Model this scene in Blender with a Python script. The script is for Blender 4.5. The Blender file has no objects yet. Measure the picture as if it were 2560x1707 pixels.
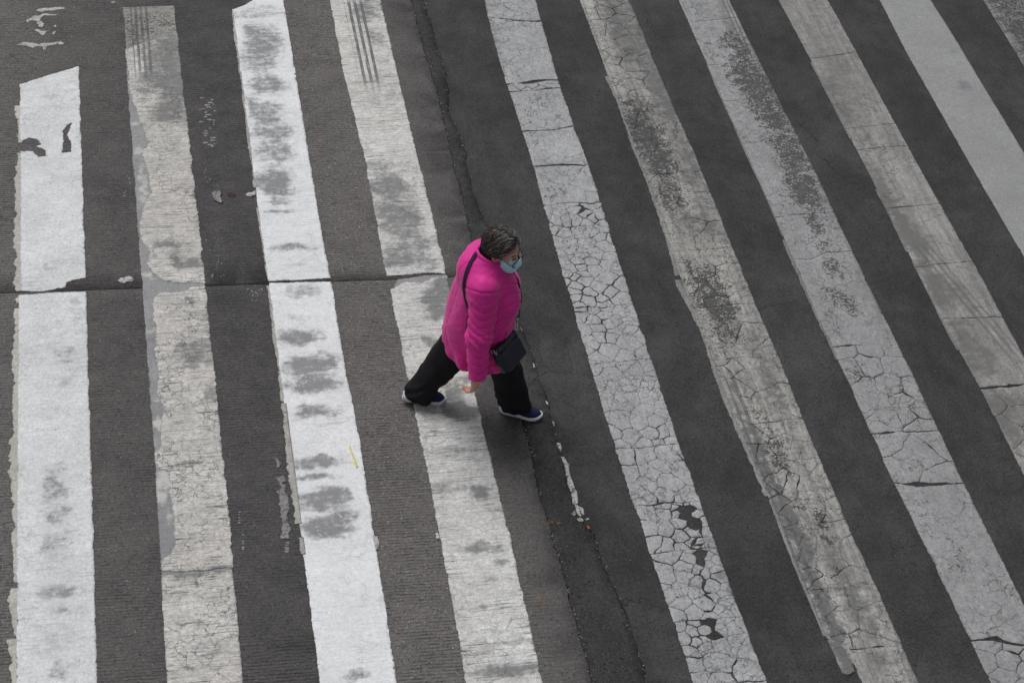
import bpy, math, random
import numpy as np
from mathutils import Vector, Matrix, noise as mnoise
from mathutils.geometry import delaunay_2d_cdt

scene = bpy.context.scene
COL = scene.collection
random.seed(7)
RNG = np.random.default_rng(7)

# ------------------------------------------------------------------ camera
# road frame: +Y runs along the painted stripes, +X across them, metres
TH, RO, DIST = math.radians(42.0), math.radians(5.0), 12.3
PSI, FPX = math.radians(13.685316656), 4835.902662639
R_ = np.array([math.cos(PSI), -math.sin(PSI), 0.0])
F_ = np.array([math.sin(PSI) * math.cos(TH), math.cos(PSI) * math.cos(TH), -math.sin(TH)])
U_ = np.cross(R_, F_)
CAM = -F_ * DIST
cr, sr = math.cos(RO), math.sin(RO)
cx, cy, cz = R_ * cr + U_ * sr, -R_ * sr + U_ * cr, -F_
cam = bpy.data.cameras.new('camera')
cam.sensor_width = 36.0
cam.lens = FPX / 2560 * 36.0
cam.clip_start, cam.clip_end = 0.1, 3000
cam_ob = bpy.data.objects.new('camera', cam)
cam_ob.matrix_world = Matrix(((cx[0], cy[0], cz[0], CAM[0]), (cx[1], cy[1], cz[1], CAM[1]), (cx[2], cy[2], cz[2], CAM[2]), (0, 0, 0, 1)))
COL.objects.link(cam_ob)
scene.camera = cam_ob

# ------------------------------------------------------------------ overcast daylight
SUN_EL, SUN_AZ = math.radians(62), math.radians(-25)      # azimuth from +Y towards +X
world = bpy.data.worlds.new('World')
scene.world = world
world.use_nodes = True
wn = world.node_tree
wn.nodes.clear()
sky = wn.nodes.new('ShaderNodeTexSky')
sky.sky_type = 'NISHITA'
sky.sun_disc = False
sky.sun_elevation = SUN_EL
sky.sun_rotation = SUN_AZ
sky.air_density, sky.dust_density, sky.ozone_density = 1.0, 4.0, 1.0
hs = wn.nodes.new('ShaderNodeHueSaturation')              # cloud cover: nearly colourless sky
hs.inputs['Saturation'].default_value = 0.22
bg = wn.nodes.new('ShaderNodeBackground')
bg.inputs['Strength'].default_value = 0.072
wo = wn.nodes.new('ShaderNodeOutputWorld')
wn.links.new(sky.outputs[0], hs.inputs['Color'])
wn.links.new(hs.outputs[0], bg.inputs['Color'])
wn.links.new(bg.outputs[0], wo.inputs['Surface'])
sl = bpy.data.lights.new('sun', 'SUN')
sl.energy = 1.5
sl.angle = math.radians(38)
sl.color = (1.0, 0.985, 0.96)
sun = bpy.data.objects.new('sun', sl)
sd = Vector((math.sin(SUN_AZ) * math.cos(SUN_EL), math.cos(SUN_AZ) * math.cos(SUN_EL), math.sin(SUN_EL)))
sun.rotation_euler = sd.to_track_quat('Z', 'Y').to_euler()
sun.location = sd * 60
COL.objects.link(sun)
scene.view_settings.view_transform = 'Standard'
scene.view_settings.look = 'None'
scene.view_settings.exposure = 0.12
scene.view_settings.gamma = 1.0
scene.view_settings.use_curve_mapping = False


# ------------------------------------------------------------------ helpers
def ray(px, py):
    dx, dy = px - 1280.0, py - 853.5
    return R_ * (cr * dx + sr * dy) + U_ * (sr * dx - cr * dy) + F_ * FPX


def G(px, py):
    """survey helper: the point of the road surface seen at a photo pixel"""
    r = ray(px, py)
    p = CAM + r * (-CAM[2] / r[2])
    return float(p[0]), float(p[1])


ZT = {1: (0, 0), 2: (850, 0), 3: (1700, 0), 4: (0, 560), 5: (1700, 560), 6: (0, 1107), 7: (850, 1107), 8: (1700, 1107)}


def Z(tile, *pts):
    """photo pixels of points read off an enlarged tile"""
    ox, oy = ZT[tile]
    return [(ox + x * 0.38273, oy + y * 0.38273) for x, y in pts]


def W(*pts):
    """photo pixels of points read off the enlargement of the woman"""
    return [(960 + x / 2.8, 520 + y / 2.8) for x, y in pts]


def GL(pts):
    return [G(*p) for p in pts]


def new_obj(name, me, parent=None, mat=None):
    o = bpy.data.objects.new(name, me)
    COL.objects.link(o)
    if parent is not None:
        o.parent = parent
    if mat is not None and me is not None:
        me.materials.append(mat)
    return o


def tag(o, label=None, cat=None, group=None, kind=None):
    for k, v in (('label', label), ('category', cat), ('group', group), ('kind', kind)):
        if v:
            o[k] = v
    return o


def mesh_np(name, v, f, smooth=True):
    """mesh from numpy vertices and a list/array of equal-size faces"""
    me = bpy.data.meshes.new(name)
    v = np.asarray(v, np.float32)
    if isinstance(f, np.ndarray):
        n, k = f.shape
        me.vertices.add(len(v))
        me.vertices.foreach_set('co', v.ravel())
        me.loops.add(n * k)
        me.loops.foreach_set('vertex_index', f.astype(np.int32).ravel())
        me.polygons.add(n)
        me.polygons.foreach_set('loop_start', np.arange(0, n * k, k, dtype=np.int32))
        me.update(calc_edges=True)
        me.validate()
    else:
        me.from_pydata([tuple(map(float, p)) for p in v], [], f)
    if smooth:
        me.polygons.foreach_set('use_smooth', np.ones(len(me.polygons), bool))
    me.update()
    return me


# ------------------------------------------------------------------ node helper
class S:
    def __init__(s, m, sock):
        s.m, s.k = m, sock

    def _op(s, op, o=None, o2=None, clamp=False):
        n = s.m.nt.nodes.new('ShaderNodeMath')
        n.operation = op
        n.use_clamp = clamp
        s.m.put(n.inputs[0], s)
        if o is not None:
            s.m.put(n.inputs[1], o)
        if o2 is not None:
            s.m.put(n.inputs[2], o2)
        return S(s.m, n.outputs[0])

    def __add__(s, o): return s._op('ADD', o)
    __radd__ = __add__
    def __sub__(s, o): return s._op('SUBTRACT', o)
    def __rsub__(s, o): return (s * -1.0) + o
    def __mul__(s, o): return s._op('MULTIPLY', o)
    __rmul__ = __mul__
    def __truediv__(s, o): return s._op('DIVIDE', o)
    def abs(s): return s._op('ABSOLUTE')
    def frac(s): return s._op('FRACT')
    def sin(s): return s._op('SINE')
    def gt(s, v): return s._op('GREATER_THAN', v)
    def lt(s, v): return s._op('LESS_THAN', v)
    def max(s, o): return s._op('MAXIMUM', o)
    def min(s, o): return s._op('MINIMUM', o)
    def pow(s, o): return s._op('POWER', o)
    def clamp(s): return s._op('ADD', 0.0, clamp=True)

    def ss(s, lo, hi, a=0.0, b=1.0):
        n = s.m.nt.nodes.new('ShaderNodeMapRange')
        n.interpolation_type = 'SMOOTHSTEP'
        s.m.put(n.inputs[0], s)
        for i, v in enumerate((lo, hi, a, b)):
            n.inputs[i + 1].default_value = v
        return S(s.m, n.outputs[0])


class Mat:
    def __init__(self, name, rough=0.7, spec=0.3):
        self.mat = bpy.data.materials.new(name)
        self.mat.use_nodes = True
        self.nt = self.mat.node_tree
        self.bsdf = next(n for n in self.nt.nodes if n.type == 'BSDF_PRINCIPLED')
        self.bsdf.inputs['Roughness'].default_value = rough
        self.bsdf.inputs['Specular IOR Level'].default_value = spec
        self.P = S(self, self.nt.nodes.new('ShaderNodeNewGeometry').outputs['Position'])
        self.O = S(self, self.nt.nodes.new('ShaderNodeTexCoord').outputs['Object'])

    def put(self, inp, v):
        if isinstance(v, S):
            self.nt.links.new(v.k, inp)
        else:
            inp.default_value = v

    def xyz(self, v):
        n = self.nt.nodes.new('ShaderNodeSeparateXYZ')
        self.put(n.inputs[0], v)
        return [S(self, o) for o in n.outputs]

    def vec(self, x, y, z):
        n = self.nt.nodes.new('ShaderNodeCombineXYZ')
        for i, a in zip(n.inputs, (x, y, z)):
            self.put(i, a)
        return S(self, n.outputs[0])

    def scale(self, v, s, off=(0, 0, 0)):
        n = self.nt.nodes.new('ShaderNodeVectorMath')
        n.operation = 'MULTIPLY_ADD'
        self.put(n.inputs[0], v)
        n.inputs[1].default_value = s if isinstance(s, tuple) else (s, s, s)
        n.inputs[2].default_value = off
        return S(self, n.outputs[0])

    def addv(self, a, b, k):
        """a + (b - .5) * k"""
        n = self.nt.nodes.new('ShaderNodeVectorMath')
        n.operation = 'MULTIPLY_ADD'
        self.put(n.inputs[0], b)
        n.inputs[1].default_value = (k, k, k)
        self.put(n.inputs[2], a)
        return self.scale(S(self, n.outputs[0]), 1.0, (-k / 2,) * 3)

    def noise(self, v, sc, det=3.0, rough=0.55, col=False):
        n = self.nt.nodes.new('ShaderNodeTexNoise')
        self.put(n.inputs['Vector'], v)
        n.inputs['Scale'].default_value = sc
        n.inputs['Detail'].default_value = det
        n.inputs['Roughness'].default_value = rough
        return S(self, n.outputs['Color' if col else 'Fac'])

    def voro(self, v, sc, feat='F1', out='Distance'):
        n = self.nt.nodes.new('ShaderNodeTexVoronoi')
        n.feature = feat
        self.put(n.inputs['Vector'], v)
        n.inputs['Scale'].default_value = sc
        return S(self, n.outputs[out])

    def mix(self, f, a, b):
        n = self.nt.nodes.new('ShaderNodeMix')
        n.data_type = 'RGBA'
        self.put(n.inputs[0], f)
        for i, v in ((6, a), (7, b)):
            self.put(n.inputs[i], v if isinstance(v, S) else (*v[:3], 1.0))
        return S(self, n.outputs[2])

    def mul(self, c, f):
        """colour times a value"""
        n = self.nt.nodes.new('ShaderNodeVectorMath')
        n.operation = 'SCALE'
        self.put(n.inputs[0], c)
        self.put(n.inputs['Scale'], f)
        return S(self, n.outputs[0])

    def attr(self, name):
        n = self.nt.nodes.new('ShaderNodeAttribute')
        n.attribute_name = name
        return S(self, n.outputs['Fac'])

    def attrc(self, name):
        n = self.nt.nodes.new('ShaderNodeAttribute')
        n.attribute_name = name
        return S(self, n.outputs['Color'])

    def ramp(self, x, pts):
        n = self.nt.nodes.new('ShaderNodeFloatCurve')
        c = n.mapping.curves[0]
        while len(c.points) < len(pts):
            c.points.new(0.5, 0.5)
        for p, (a, b) in zip(c.points, pts):
            p.location = (a, b)
        n.mapping.update()
        self.put(n.inputs['Value'], x)
        return S(self, n.outputs[0])

    def color(self, c):
        self.put(self.bsdf.inputs['Base Color'], c if isinstance(c, S) else (*c[:3], 1.0))
        return self

    def bump(self, h, dist=0.002, strength=1.0):
        n = self.nt.nodes.new('ShaderNodeBump')
        n.inputs['Strength'].default_value = strength
        n.inputs['Distance'].default_value = dist
        self.put(n.inputs['Height'], h)
        self.nt.links.new(n.outputs[0], self.bsdf.inputs['Normal'])
        return self

    def rough(self, v):
        self.put(self.bsdf.inputs['Roughness'], v)
        return self


ASPHALT_COL = (0.046, 0.045, 0.046)
GRIME_COL = (0.155, 0.158, 0.165)


def concrete_mat():
    m = Mat('tined_concrete', 0.82, 0.25)
    x, y, z = m.xyz(m.P)
    big = m.noise(m.P, 0.9, 4)
    mid = m.noise(m.P, 6, 5, 0.6)
    xs = (x + 4.0) / 5.0
    oil = m.ramp(xs + (big - 0.5) * 0.10, [(0, .12), (.17, .12), (.24, .40), (.31, .48), (.42, .72), (.50, .78), (.58, .12), (.66, .08), (.74, .38), (.80, .62), (1, .62)])
    oil = (oil + (mid - 0.5) * 0.9 + (big - 0.5) * 0.5).clamp()
    base = m.mix(oil, (0.140, 0.132, 0.128), (0.049, 0.048, 0.050))
    fine = m.noise(m.P, 130, 3, 0.75)
    f2 = m.noise(m.P, 52, 3, 0.7)
    base = m.mul(base, (1.0 + (fine - 0.5) * 1.7 + (f2 - 0.5) * 1.5).max(0.25))
    # tining: transverse grooves about two centimetres apart, filled with dirt
    wob = m.noise(m.scale(m.P, (1.2, 9, 1)), 3, 2)
    t = ((y + x * 0.05) / 0.0225 + (wob - 0.5) * 1.0).frac()
    g = (1.0 - (t - 0.5).abs().ss(0.10, 0.30))
    brk = m.noise(m.scale(m.P, (6, 40, 1)), 3, 3).ss(0.40, 0.60) * m.noise(m.P, 2.7, 4, 0.65).ss(0.34, 0.62, 0.25, 1.0)
    keep = m.ramp(xs + (mid - 0.5) * 0.05, [(0, .9), (.5, .95), (.70, .95), (.755, .45), (.80, .10), (1, 0)])
    g = g * brk * keep
    base = m.mix(g * 0.72, base, (0.020, 0.019, 0.019))
    # exposed aggregate: pale, tan and dark stones of about a centimetre
    worn = m.ramp(xs, [(0, .9), (.2, .8), (.3, .55), (.5, .35), (.6, 1.0), (.70, .8), (.76, .35), (1, .2)])
    for sc, thr, rad in ((62, 0.86, 0.30), (105, 0.84, 0.36)):
        vc, vd = m.voro(m.P, sc, 'F1', 'Color'), m.voro(m.P, sc)
        r1, r2, r3 = m.xyz(vc)
        st = r1.gt(thr) * (1.0 - vd.ss(rad * 0.7, rad)) * worn
        base = m.mix(st * (0.15 + r2 * 0.75), base, m.mix(r3, (0.30, 0.235, 0.20), (0.46, 0.45, 0.43)))
        dk = r1.lt(0.09) * (1.0 - vd.ss(0.25, 0.40)) * 0.8
        base = m.mix(dk, base, (0.022, 0.021, 0.021))
    spots = m.noise(m.P, 13, 3).ss(0.66, 0.74)
    base = m.mix(spots * 0.6, base, (0.036, 0.035, 0.036))
    m.color(base)
    m.bump(fine * 0.6 - g * 1.1 + mid * 0.5, 0.003, 0.75)
    return m.mat


def asphalt_mat(name, base, pit=1.0, coarse=0.5):
    m = Mat(name, 0.80, 0.3)
    big = m.noise(m.P, 0.8, 4)
    mid = m.noise(m.P, 7, 5, 0.6)
    fine = m.noise(m.P, 190, 3, 0.7)
    c = m.mul(m.mix(big.ss(0.3, 0.7), tuple(b * 0.80 for b in base), tuple(b * 1.22 for b in base)), (1.0 + (fine - 0.5) * 2.6 + (m.noise(m.P, 55, 4, 0.75) - 0.5) * 2.0 + (mid - 0.5) * 0.8).max(0.3))
    pt = m.noise(m.scale(m.P, (1.6, 0.9, 1)), 2.2, 7, 0.72)      # dusty and oily patches
    c = m.mul(c, 0.78 + pt.ss(0.36, 0.64) * 0.42)
    oil_ = m.noise(m.P, 4.3, 5, 0.7).ss(0.62, 0.70)
    c = m.mix(oil_ * 0.45, c, (0.020, 0.020, 0.021))
    # little stones showing through the binder
    vc, vd = m.voro(m.P, 105, 'F1', 'Color'), m.voro(m.P, 105)
    r1, r2, r3 = m.xyz(vc)
    st = r1.gt(0.88) * (0.36 - vd).gt(0)
    c = m.mix(st * (0.05 + r2 * 0.45 * coarse), c, (0.20, 0.19, 0.18))
    s2 = m.xyz(m.voro(m.P, 70, 'F1', 'Color'))[1].gt(0.87) * (1.0 - m.voro(m.P, 70).ss(0.16, 0.32))
    c = m.mix(s2 * 0.55 * coarse, c, (0.16, 0.155, 0.15))
    # a few hairline cracks
    wv = m.addv(m.addv(m.P, m.noise(m.P, 3, 3, 0.6, True), 0.35), m.noise(m.P, 17, 3, 0.6, True), 0.05)
    hc_ = (1.0 - m.voro(wv, 1.15, 'DISTANCE_TO_EDGE').ss(0.001, 0.006)) * m.noise(m.P, 0.9, 3).ss(0.50, 0.60)
    c = m.mix(hc_ * 0.7, c, (0.012, 0.012, 0.012))
    # ravelled pits in clusters
    clus = m.noise(m.P, 5, 3).ss(0.42, 0.62)
    pn = m.noise(m.scale(m.P, (1.0, 0.8, 1)), 58, 4, 0.65).ss(0.60, 0.68) * (0.12 + clus * 0.88) * pit
    c = m.mix(pn * 0.55, c, (0.014, 0.014, 0.014))
    m.color(c)
    m.bump(fine * 0.6 + st * 0.4 - pn * 1.6 + mid * 0.3, 0.004, 0.8)
    return m.mat


def paint_mat(name, base, base2, seed=0.0, streak='x', streak_amt=0.35, crack=0.5, crack_sc=9.0, pits=0.4, speck=0.3, skids=(), bare_col=ASPHALT_COL, warm=None, grime=GRIME_COL, fine_amt=0.42, grunge=0.25, gate_lo=0.47, pit_thr=0.80, bands=0.0):
    m = Mat(name, 0.62, 0.35)
    P = m.scale(m.P, 1.0, (seed * 3.1, seed * 1.7, seed))
    x, y, z = m.xyz(m.P)
    n1 = m.noise(P, 2.3, 5, 0.6)
    c = m.mix(n1.ss(0.32, 0.68), base, base2)
    if warm:
        c = m.mix(m.noise(P, 1.1, 3).ss(0.45, 0.65) * 0.7, c, warm)
    fine = m.noise(P, 120, 4, 0.75)
    mid = m.noise(P, 14, 5, 0.65)
    f3 = m.noise(P, 48, 4, 0.7)
    c = m.mul(c, (1.0 + (fine - 0.5) * fine_amt * 3.2 + (f3 - 0.5) * fine_amt * 2.4 + (mid - 0.5) * fine_amt * 1.1).max(0.2))
    gv = m.scale(P, (1, 2.4, 1) if streak == 'x' else (2.0, 1.0, 1))
    gr = m.noise(gv, 19, 7, 0.85).ss(0.38, 0.56) * 0.55 + m.noise(gv, 5.5, 7, 0.80).ss(0.38, 0.58) * 0.45
    c = m.mix((1.0 - gr) * grunge, c, tuple(0.7 * g for g in grime))
    sv = m.scale(P, (2.2, 42, 1) if streak == 'x' else (60, 1.6, 1))
    stn = m.noise(sv, 1.6, 5, 0.72)
    gate = m.noise(P, 3.4, 3).ss(0.40, 0.62)
    c = m.mix(stn.ss(0.53, 0.68) * streak_amt * (0.25 + gate * 0.75), c, grime)
    st2 = m.noise(m.scale(P, (4, 120, 1) if streak == 'x' else (150, 3, 1)), 1.0, 3, 0.7)
    c = m.mix(st2.ss(0.54, 0.62) * streak_amt * 0.9 * (0.15 + m.noise(P, 5.3, 3).ss(0.45, 0.62)), c, tuple(0.5 * g for g in grime))
    # speckle of worn-through grains
    if bands:
        bd = m.noise(m.scale(P, (11, 0.55, 1)), 1.0, 3, 0.6).ss(0.40, 0.60)
        b2 = m.noise(m.scale(P, (48, 0.9, 1)), 1.0, 3, 0.6).ss(0.48, 0.62)
        jit = m.noise(P, 23, 6, 0.85).ss(0.34, 0.60)
        c = m.mix(((1.0 - bd) * 0.75 + b2 * 0.45).min(1.0) * (0.35 + jit * 0.65) * bands, c, grime)
    sp = m.noise(P, 60, 3, 0.7).ss(0.58, 0.68) * m.noise(P, 4.1, 3).ss(0.38, 0.6)
    c = m.mix(sp * speck, c, tuple(0.35 * b + 0.03 for b in base))
    # grime film (soft stains) and bare spots, laid out per stripe
    ga = m.attr('grime')
    gn = m.noise(P, 15, 7, 0.80)
    gs = m.noise(m.scale(P, (2.5, 16, 1)), 2.0, 4, 0.6)
    gm = (ga * 1.15 + (gn - 0.5) * ga.ss(0.02, 0.4) * 3.0 + (gs - 0.5) * ga.ss(0.02, 0.4) * 1.1).ss(0.02, 1.10)
    # lime-like rings left where bubbles broke in the film
    rg = m.voro(P, 34)
    ring = (1.0 - (rg - 0.30).abs().ss(0.03, 0.10)) * m.noise(P, 9, 2).ss(0.52, 0.62)
    gm = gm * (1.0 - ring * 0.45)
    c = m.mix(gm * 0.88, c, m.mul(grime, 1.0) if isinstance(grime, S) else grime)
    for (a, b, w, per, amt) in skids:
        (x0, y0), (x1, y1) = a, b
        s = (y - y0) / (y1 - y0)
        dx = x - (s * (x1 - x0) + x0)
        env = (1.0 - dx.abs().ss(w * 0.85, w)) * s.ss(-0.02, 0.06) * (1.0 - s.ss(0.75, 1.05))
        ln = (dx * (6.28318 / per)).sin().ss(-0.25, 0.35)
        brk = m.noise(m.scale(P, (60, 5, 1)), 1.5, 4, 0.7).ss(0.30, 0.55)
        c = m.mix(env * ln * (0.35 + brk * 0.65) * amt, c, (0.095, 0.096, 0.102))
    ba = m.attr('bare')
    bn = m.noise(P, 68, 5, 0.75) * 0.65 + m.noise(P, 17, 4, 0.6) * 0.35
    bm = (ba * 0.9 + (bn - 0.5) * 4.6 * ba.ss(0.0, 0.25)).ss(0.44, 0.70)
    c = m.mix(bm * 0.9, c, bare_col)
    # hairline cracks
    wv = m.addv(m.addv(P, m.noise(P, 7, 3, 0.6, True), 0.16), m.noise(P, 31, 3, 0.6, True), 0.035)
    de = m.voro(wv, crack_sc, 'DISTANCE_TO_EDGE')
    ck = (1.0 - de.ss(0.002, 0.020)) * m.noise(P, 3.7, 4, 0.65).ss(gate_lo, gate_lo + 0.13)
    c = m.mix((1.0 - de.ss(0.01, 0.09)) * crack * 0.28 * m.noise(P, 3.7, 4, 0.65).ss(gate_lo, gate_lo + 0.13), c, grime)
    c = m.mix(ck * crack, c, (0.045, 0.044, 0.043))
    # pin holes
    pv, pc = m.voro(P, 46), m.xyz(m.voro(P, 46, 'F1', 'Color'))[0]
    ph = pc.gt(pit_thr) * (1.0 - pv.ss(0.12, 0.26)) * m.noise(P, 5.0, 3).ss(0.36, 0.58)
    c = m.mix(ph * pits, c, (0.07, 0.07, 0.07))
    m.color(c)
    m.rough((0.70 - gm * 0.14))
    m.bump(fine * 0.35 + mid * 0.5 - ck * 1.2 * crack - ph * pits - bm * 1.2 + ring * 0.3 - stn * streak_amt * 0.5, 0.003, 0.7)
    return m.mat


# ------------------------------------------------------------------ planar pieces
def nz(x, y, s, seed=0.0):
    return mnoise.noise(Vector((x * s + seed * 7.3, y * s - seed * 3.1, seed)))


def resample(loop, step):
    out = []
    n = len(loop)
    for i in range(n):
        a, b = loop[i], loop[(i + 1) % n]
        L = math.hypot(b[0] - a[0], b[1] - a[1])
        k = max(1, int(L / step))
        for j in range(k):
            t = j / k
            out.append((a[0] + (b[0] - a[0]) * t, a[1] + (b[1] - a[1]) * t))
    return out


def area(loop):
    return 0.5 * sum(loop[i][0] * loop[(i + 1) % len(loop)][1] - loop[(i + 1) % len(loop)][0] * loop[i][1] for i in range(len(loop)))


def rag(loop, amp=0.005, seed=0.0):
    out = []
    for x, y in loop:
        dx = nz(x, y, 9, seed) * 1.0 + nz(x, y, 34, seed + 1) * 0.7 + nz(x, y, 95, seed + 2) * 0.45
        dy = nz(x, y, 9, seed + 5) * 1.0 + nz(x, y, 34, seed + 6) * 0.7 + nz(x, y, 95, seed + 7) * 0.45
        out.append((x + dx * amp, y + dy * amp))
    return out


def inset(loop, gfun):
    n = len(loop)
    out = []
    for i in range(n):
        a, p, b = loop[i - 1], loop[i], loop[(i + 1) % n]
        tx, ty = b[0] - a[0], b[1] - a[1]
        L = math.hypot(tx, ty) or 1.0
        g = gfun(*p)
        out.append((p[0] - ty / L * g, p[1] + tx / L * g))
    return out


def chaikin(loop, k=0.22, it=2):
    for _ in range(it):
        o = []
        n = len(loop)
        for i in range(n):
            a, b = loop[i], loop[(i + 1) % n]
            o.append((a[0] + (b[0] - a[0]) * k, a[1] + (b[1] - a[1]) * k))
            o.append((b[0] + (a[0] - b[0]) * k, b[1] + (a[1] - b[1]) * k))
        loop = o
    return loop


def inside(pts, loops):
    pts = np.asarray(pts, np.float64)
    res = np.zeros(len(pts), bool)
    for lp in loops:
        q = np.asarray(lp, np.float64)
        q2 = np.roll(q, -1, 0)
        for c0 in range(0, len(pts), 4000):
            p = pts[c0:c0 + 4000]
            cond = (q[None, :, 1] > p[:, None, 1]) != (q2[None, :, 1] > p[:, None, 1])
            with np.errstate(divide='ignore', invalid='ignore'):
                xi = (q2[None, :, 0] - q[None, :, 0]) * (p[:, None, 1] - q[None, :, 1]) / (q2[None, :, 1] - q[None, :, 1]) + q[None, :, 0]
            res[c0:c0 + 4000] ^= (np.sum(cond & (p[:, None, 0] < xi), 1) % 2 == 1)
    return res


def stamp(v, stamps):
    """soft elliptical stain mask at points v; stamps are (x, y, rx, ry, strength)"""
    a = np.zeros(len(v))
    if len(stamps) == 0:
        return a
    w = np.array([(nz(p, q, 6, 31) * 0.6 + nz(p, q, 17, 32) * 0.5 + nz(p, q, 45, 33) * 0.3, nz(p, q, 6, 41) * 0.6 + nz(p, q, 17, 42) * 0.5 + nz(p, q, 45, 43) * 0.3) for p, q in v[:, :2]])
    v = v[:, :2] + w * (0.085, 0.050)
    for (x, y, rx, ry, s) in stamps:
        d = np.sqrt(((v[:, 0] - x) / rx) ** 2 + ((v[:, 1] - y) / ry) ** 2)
        a = 1 - (1 - a) * (1 - s * np.clip(1.55 - d * 0.95, 0, 1))
    return a


def piece(name, loop, mat, parent=None, holes=(), z0=0.0, t=0.004, grid=0.016, seed=0.0, origin=(0, 0), grime=(), bare=(), gbase=0.0, bbase=0.0, und=0.0006, drop=0.004, edge_wear=0.36):
    """a flat slab of any outline: dense top, slightly rolled edge, skirt down to the road"""
    loop = loop if area(loop) > 0 else loop[::-1]
    loops = [loop] + [h if area(h) < 0 else h[::-1] for h in holes]
    coords, edges = [], []
    for lp in loops:
        b = len(coords)
        coords += [Vector(p) for p in lp]
        edges += [(b + i, b + (i + 1) % len(lp)) for i in range(len(lp))]
    nb = len(coords)
    q = np.asarray(loop)
    (xa, ya), (xb, yb) = q.min(0), q.max(0)
    if grid:
        gx, gy = np.meshgrid(np.arange(xa + grid * .5, xb, grid), np.arange(ya + grid * .5, yb, grid))
        gp = np.stack([gx.ravel(), gy.ravel()], 1)
        if len(gp):
            gp = gp + RNG.uniform(-.18, .18, gp.shape) * grid
            gp = gp[inside(gp, loops)]
            coords += [Vector(p) for p in gp]
    vs, es, fs, *_ = delaunay_2d_cdt(coords, edges, [], 0, 1e-6)
    v2 = np.array([(p[0], p[1]) for p in vs])
    f = np.array(fs, np.int32)
    cen = v2[f].mean(1)
    f = f[inside(cen, loops)]
    # boundary edges
    ed = np.concatenate([f[:, [0, 1]], f[:, [1, 2]], f[:, [2, 0]]])
    key = np.sort(ed, 1)
    u, inv, cnt = np.unique(key, axis=0, return_inverse=True, return_counts=True)
    be = ed[cnt[inv.ravel()] == 1]
    zz = np.full(len(v2), z0 + t)
    if und:
        zz += np.array([nz(a, b, 11, seed) for a, b in v2]) * und
    bv = np.unique(be)
    zz[bv] -= 0.0002 if t > 0 else 0.0
    top = np.column_stack([v2, zz])
    low_i = np.full(len(v2), -1)
    low_i[bv] = len(v2) + np.arange(len(bv))
    low = np.column_stack([v2[bv], np.full(len(bv), z0 - drop)])
    v = np.concatenate([top, low])
    sk = np.column_stack([be[:, 0], low_i[be[:, 0]], low_i[be[:, 1]], be[:, 1]])
    sk = np.concatenate([sk[:, [0, 1, 2]], sk[:, [0, 2, 3]]])
    vw = v.copy()
    v[:, 0] -= origin[0]
    v[:, 1] -= origin[1]
    me = mesh_np(name, v, np.concatenate([f, sk]), smooth=False)
    sm = np.zeros(len(me.polygons), bool)
    sm[:len(f)] = True
    me.polygons.foreach_set('use_smooth', sm)
    ga = np.clip(stamp(vw, grime) + gbase, 0, 1)
    ba = np.clip(stamp(vw, bare) + bbase, 0, 1)
    if t > 0:
        eb = np.zeros(len(vw), bool)
        eb[bv] = True
        eb[len(v2):] = True
        ba = np.where(eb, np.maximum(ba, edge_wear), ba)
    for nm, arr in (('grime', ga), ('bare', ba)):
        at = me.attributes.new(nm, 'FLOAT', 'POINT')
        at.data.foreach_set('value', arr[:len(me.vertices)].astype(np.float32))
    return new_obj(name, me, parent, mat)


def clip_half(poly, px, py, nx, ny):
    """keep the side where (p - (px,py)).n <= 0"""
    out = []
    n = len(poly)
    for i in range(n):
        a, b = poly[i], poly[(i + 1) % n]
        da, db = (a[0] - px) * nx + (a[1] - py) * ny, (b[0] - px) * nx + (b[1] - py) * ny
        if da <= 0:
            out.append(a)
        if (da < 0 < db) or (db < 0 < da):
            t = da / (da - db)
            out.append((a[0] + (b[0] - a[0]) * t, a[1] + (b[1] - a[1]) * t))
    return out


def voronoi_cells(quad, size, rnd, aniso=1.0, size_fun=None):
    """cells of a jittered point set clipped to a convex polygon"""
    if area(quad) < 0:
        quad = quad[::-1]
    q = np.asarray(quad)
    (xa, ya), (xb, yb) = q.min(0), q.max(0)
    seeds = []
    tries = int((xb - xa) * (yb - ya) / (size * size) * 30) + 30
    for _ in range(tries):
        x, y = rnd.uniform(xa, xb), rnd.uniform(ya, yb)
        s = size * (size_fun(x, y) if size_fun else 1.0)
        s *= 0.42 + 0.85 * rnd.random() ** 1.5
        if all((x - a) ** 2 + ((y - b) / aniso) ** 2 > (0.5 * (s + r)) ** 2 for a, b, r in seeds):
            seeds.append((x, y, s))
    cells = []
    for i, (x, y, r) in enumerate(seeds):
        poly = list(map(tuple, quad))
        for j, (a, b, _) in sorted(((j, s) for j, s in enumerate(seeds) if j != i), key=lambda e: (e[1][0] - x) ** 2 + (e[1][1] - y) ** 2)[:26]:
            poly = clip_half(poly, (x + a) / 2, (y + b) / 2, a - x, b - y)
            if len(poly) < 3:
                break
        if len(poly) >= 3 and abs(area(poly)) > 2e-4:
            cells.append(poly)
    return cells


# ------------------------------------------------------------------ road
M_CONC = concrete_mat()
M_ASPH = asphalt_mat('dark_asphalt', (0.0410, 0.0398, 0.0418), 1.0)
M_STRIP = asphalt_mat('rough_seam_asphalt', (0.0350, 0.0338, 0.0345), 1.5, 0.9)
M_BASE = asphalt_mat('dirt_in_the_joints', (0.022, 0.021, 0.020), 0.4, 0.9)

me = mesh_np('ground', [(-900, -900, -0.02), (900, -900, -0.02), (900, 900, -0.02), (-900, 900, -0.02)], [(0, 1, 2, 3)], False)
tag(new_obj('ground', me, None, M_BASE), 'dark ground that the road slabs lie on', kind='structure')

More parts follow.
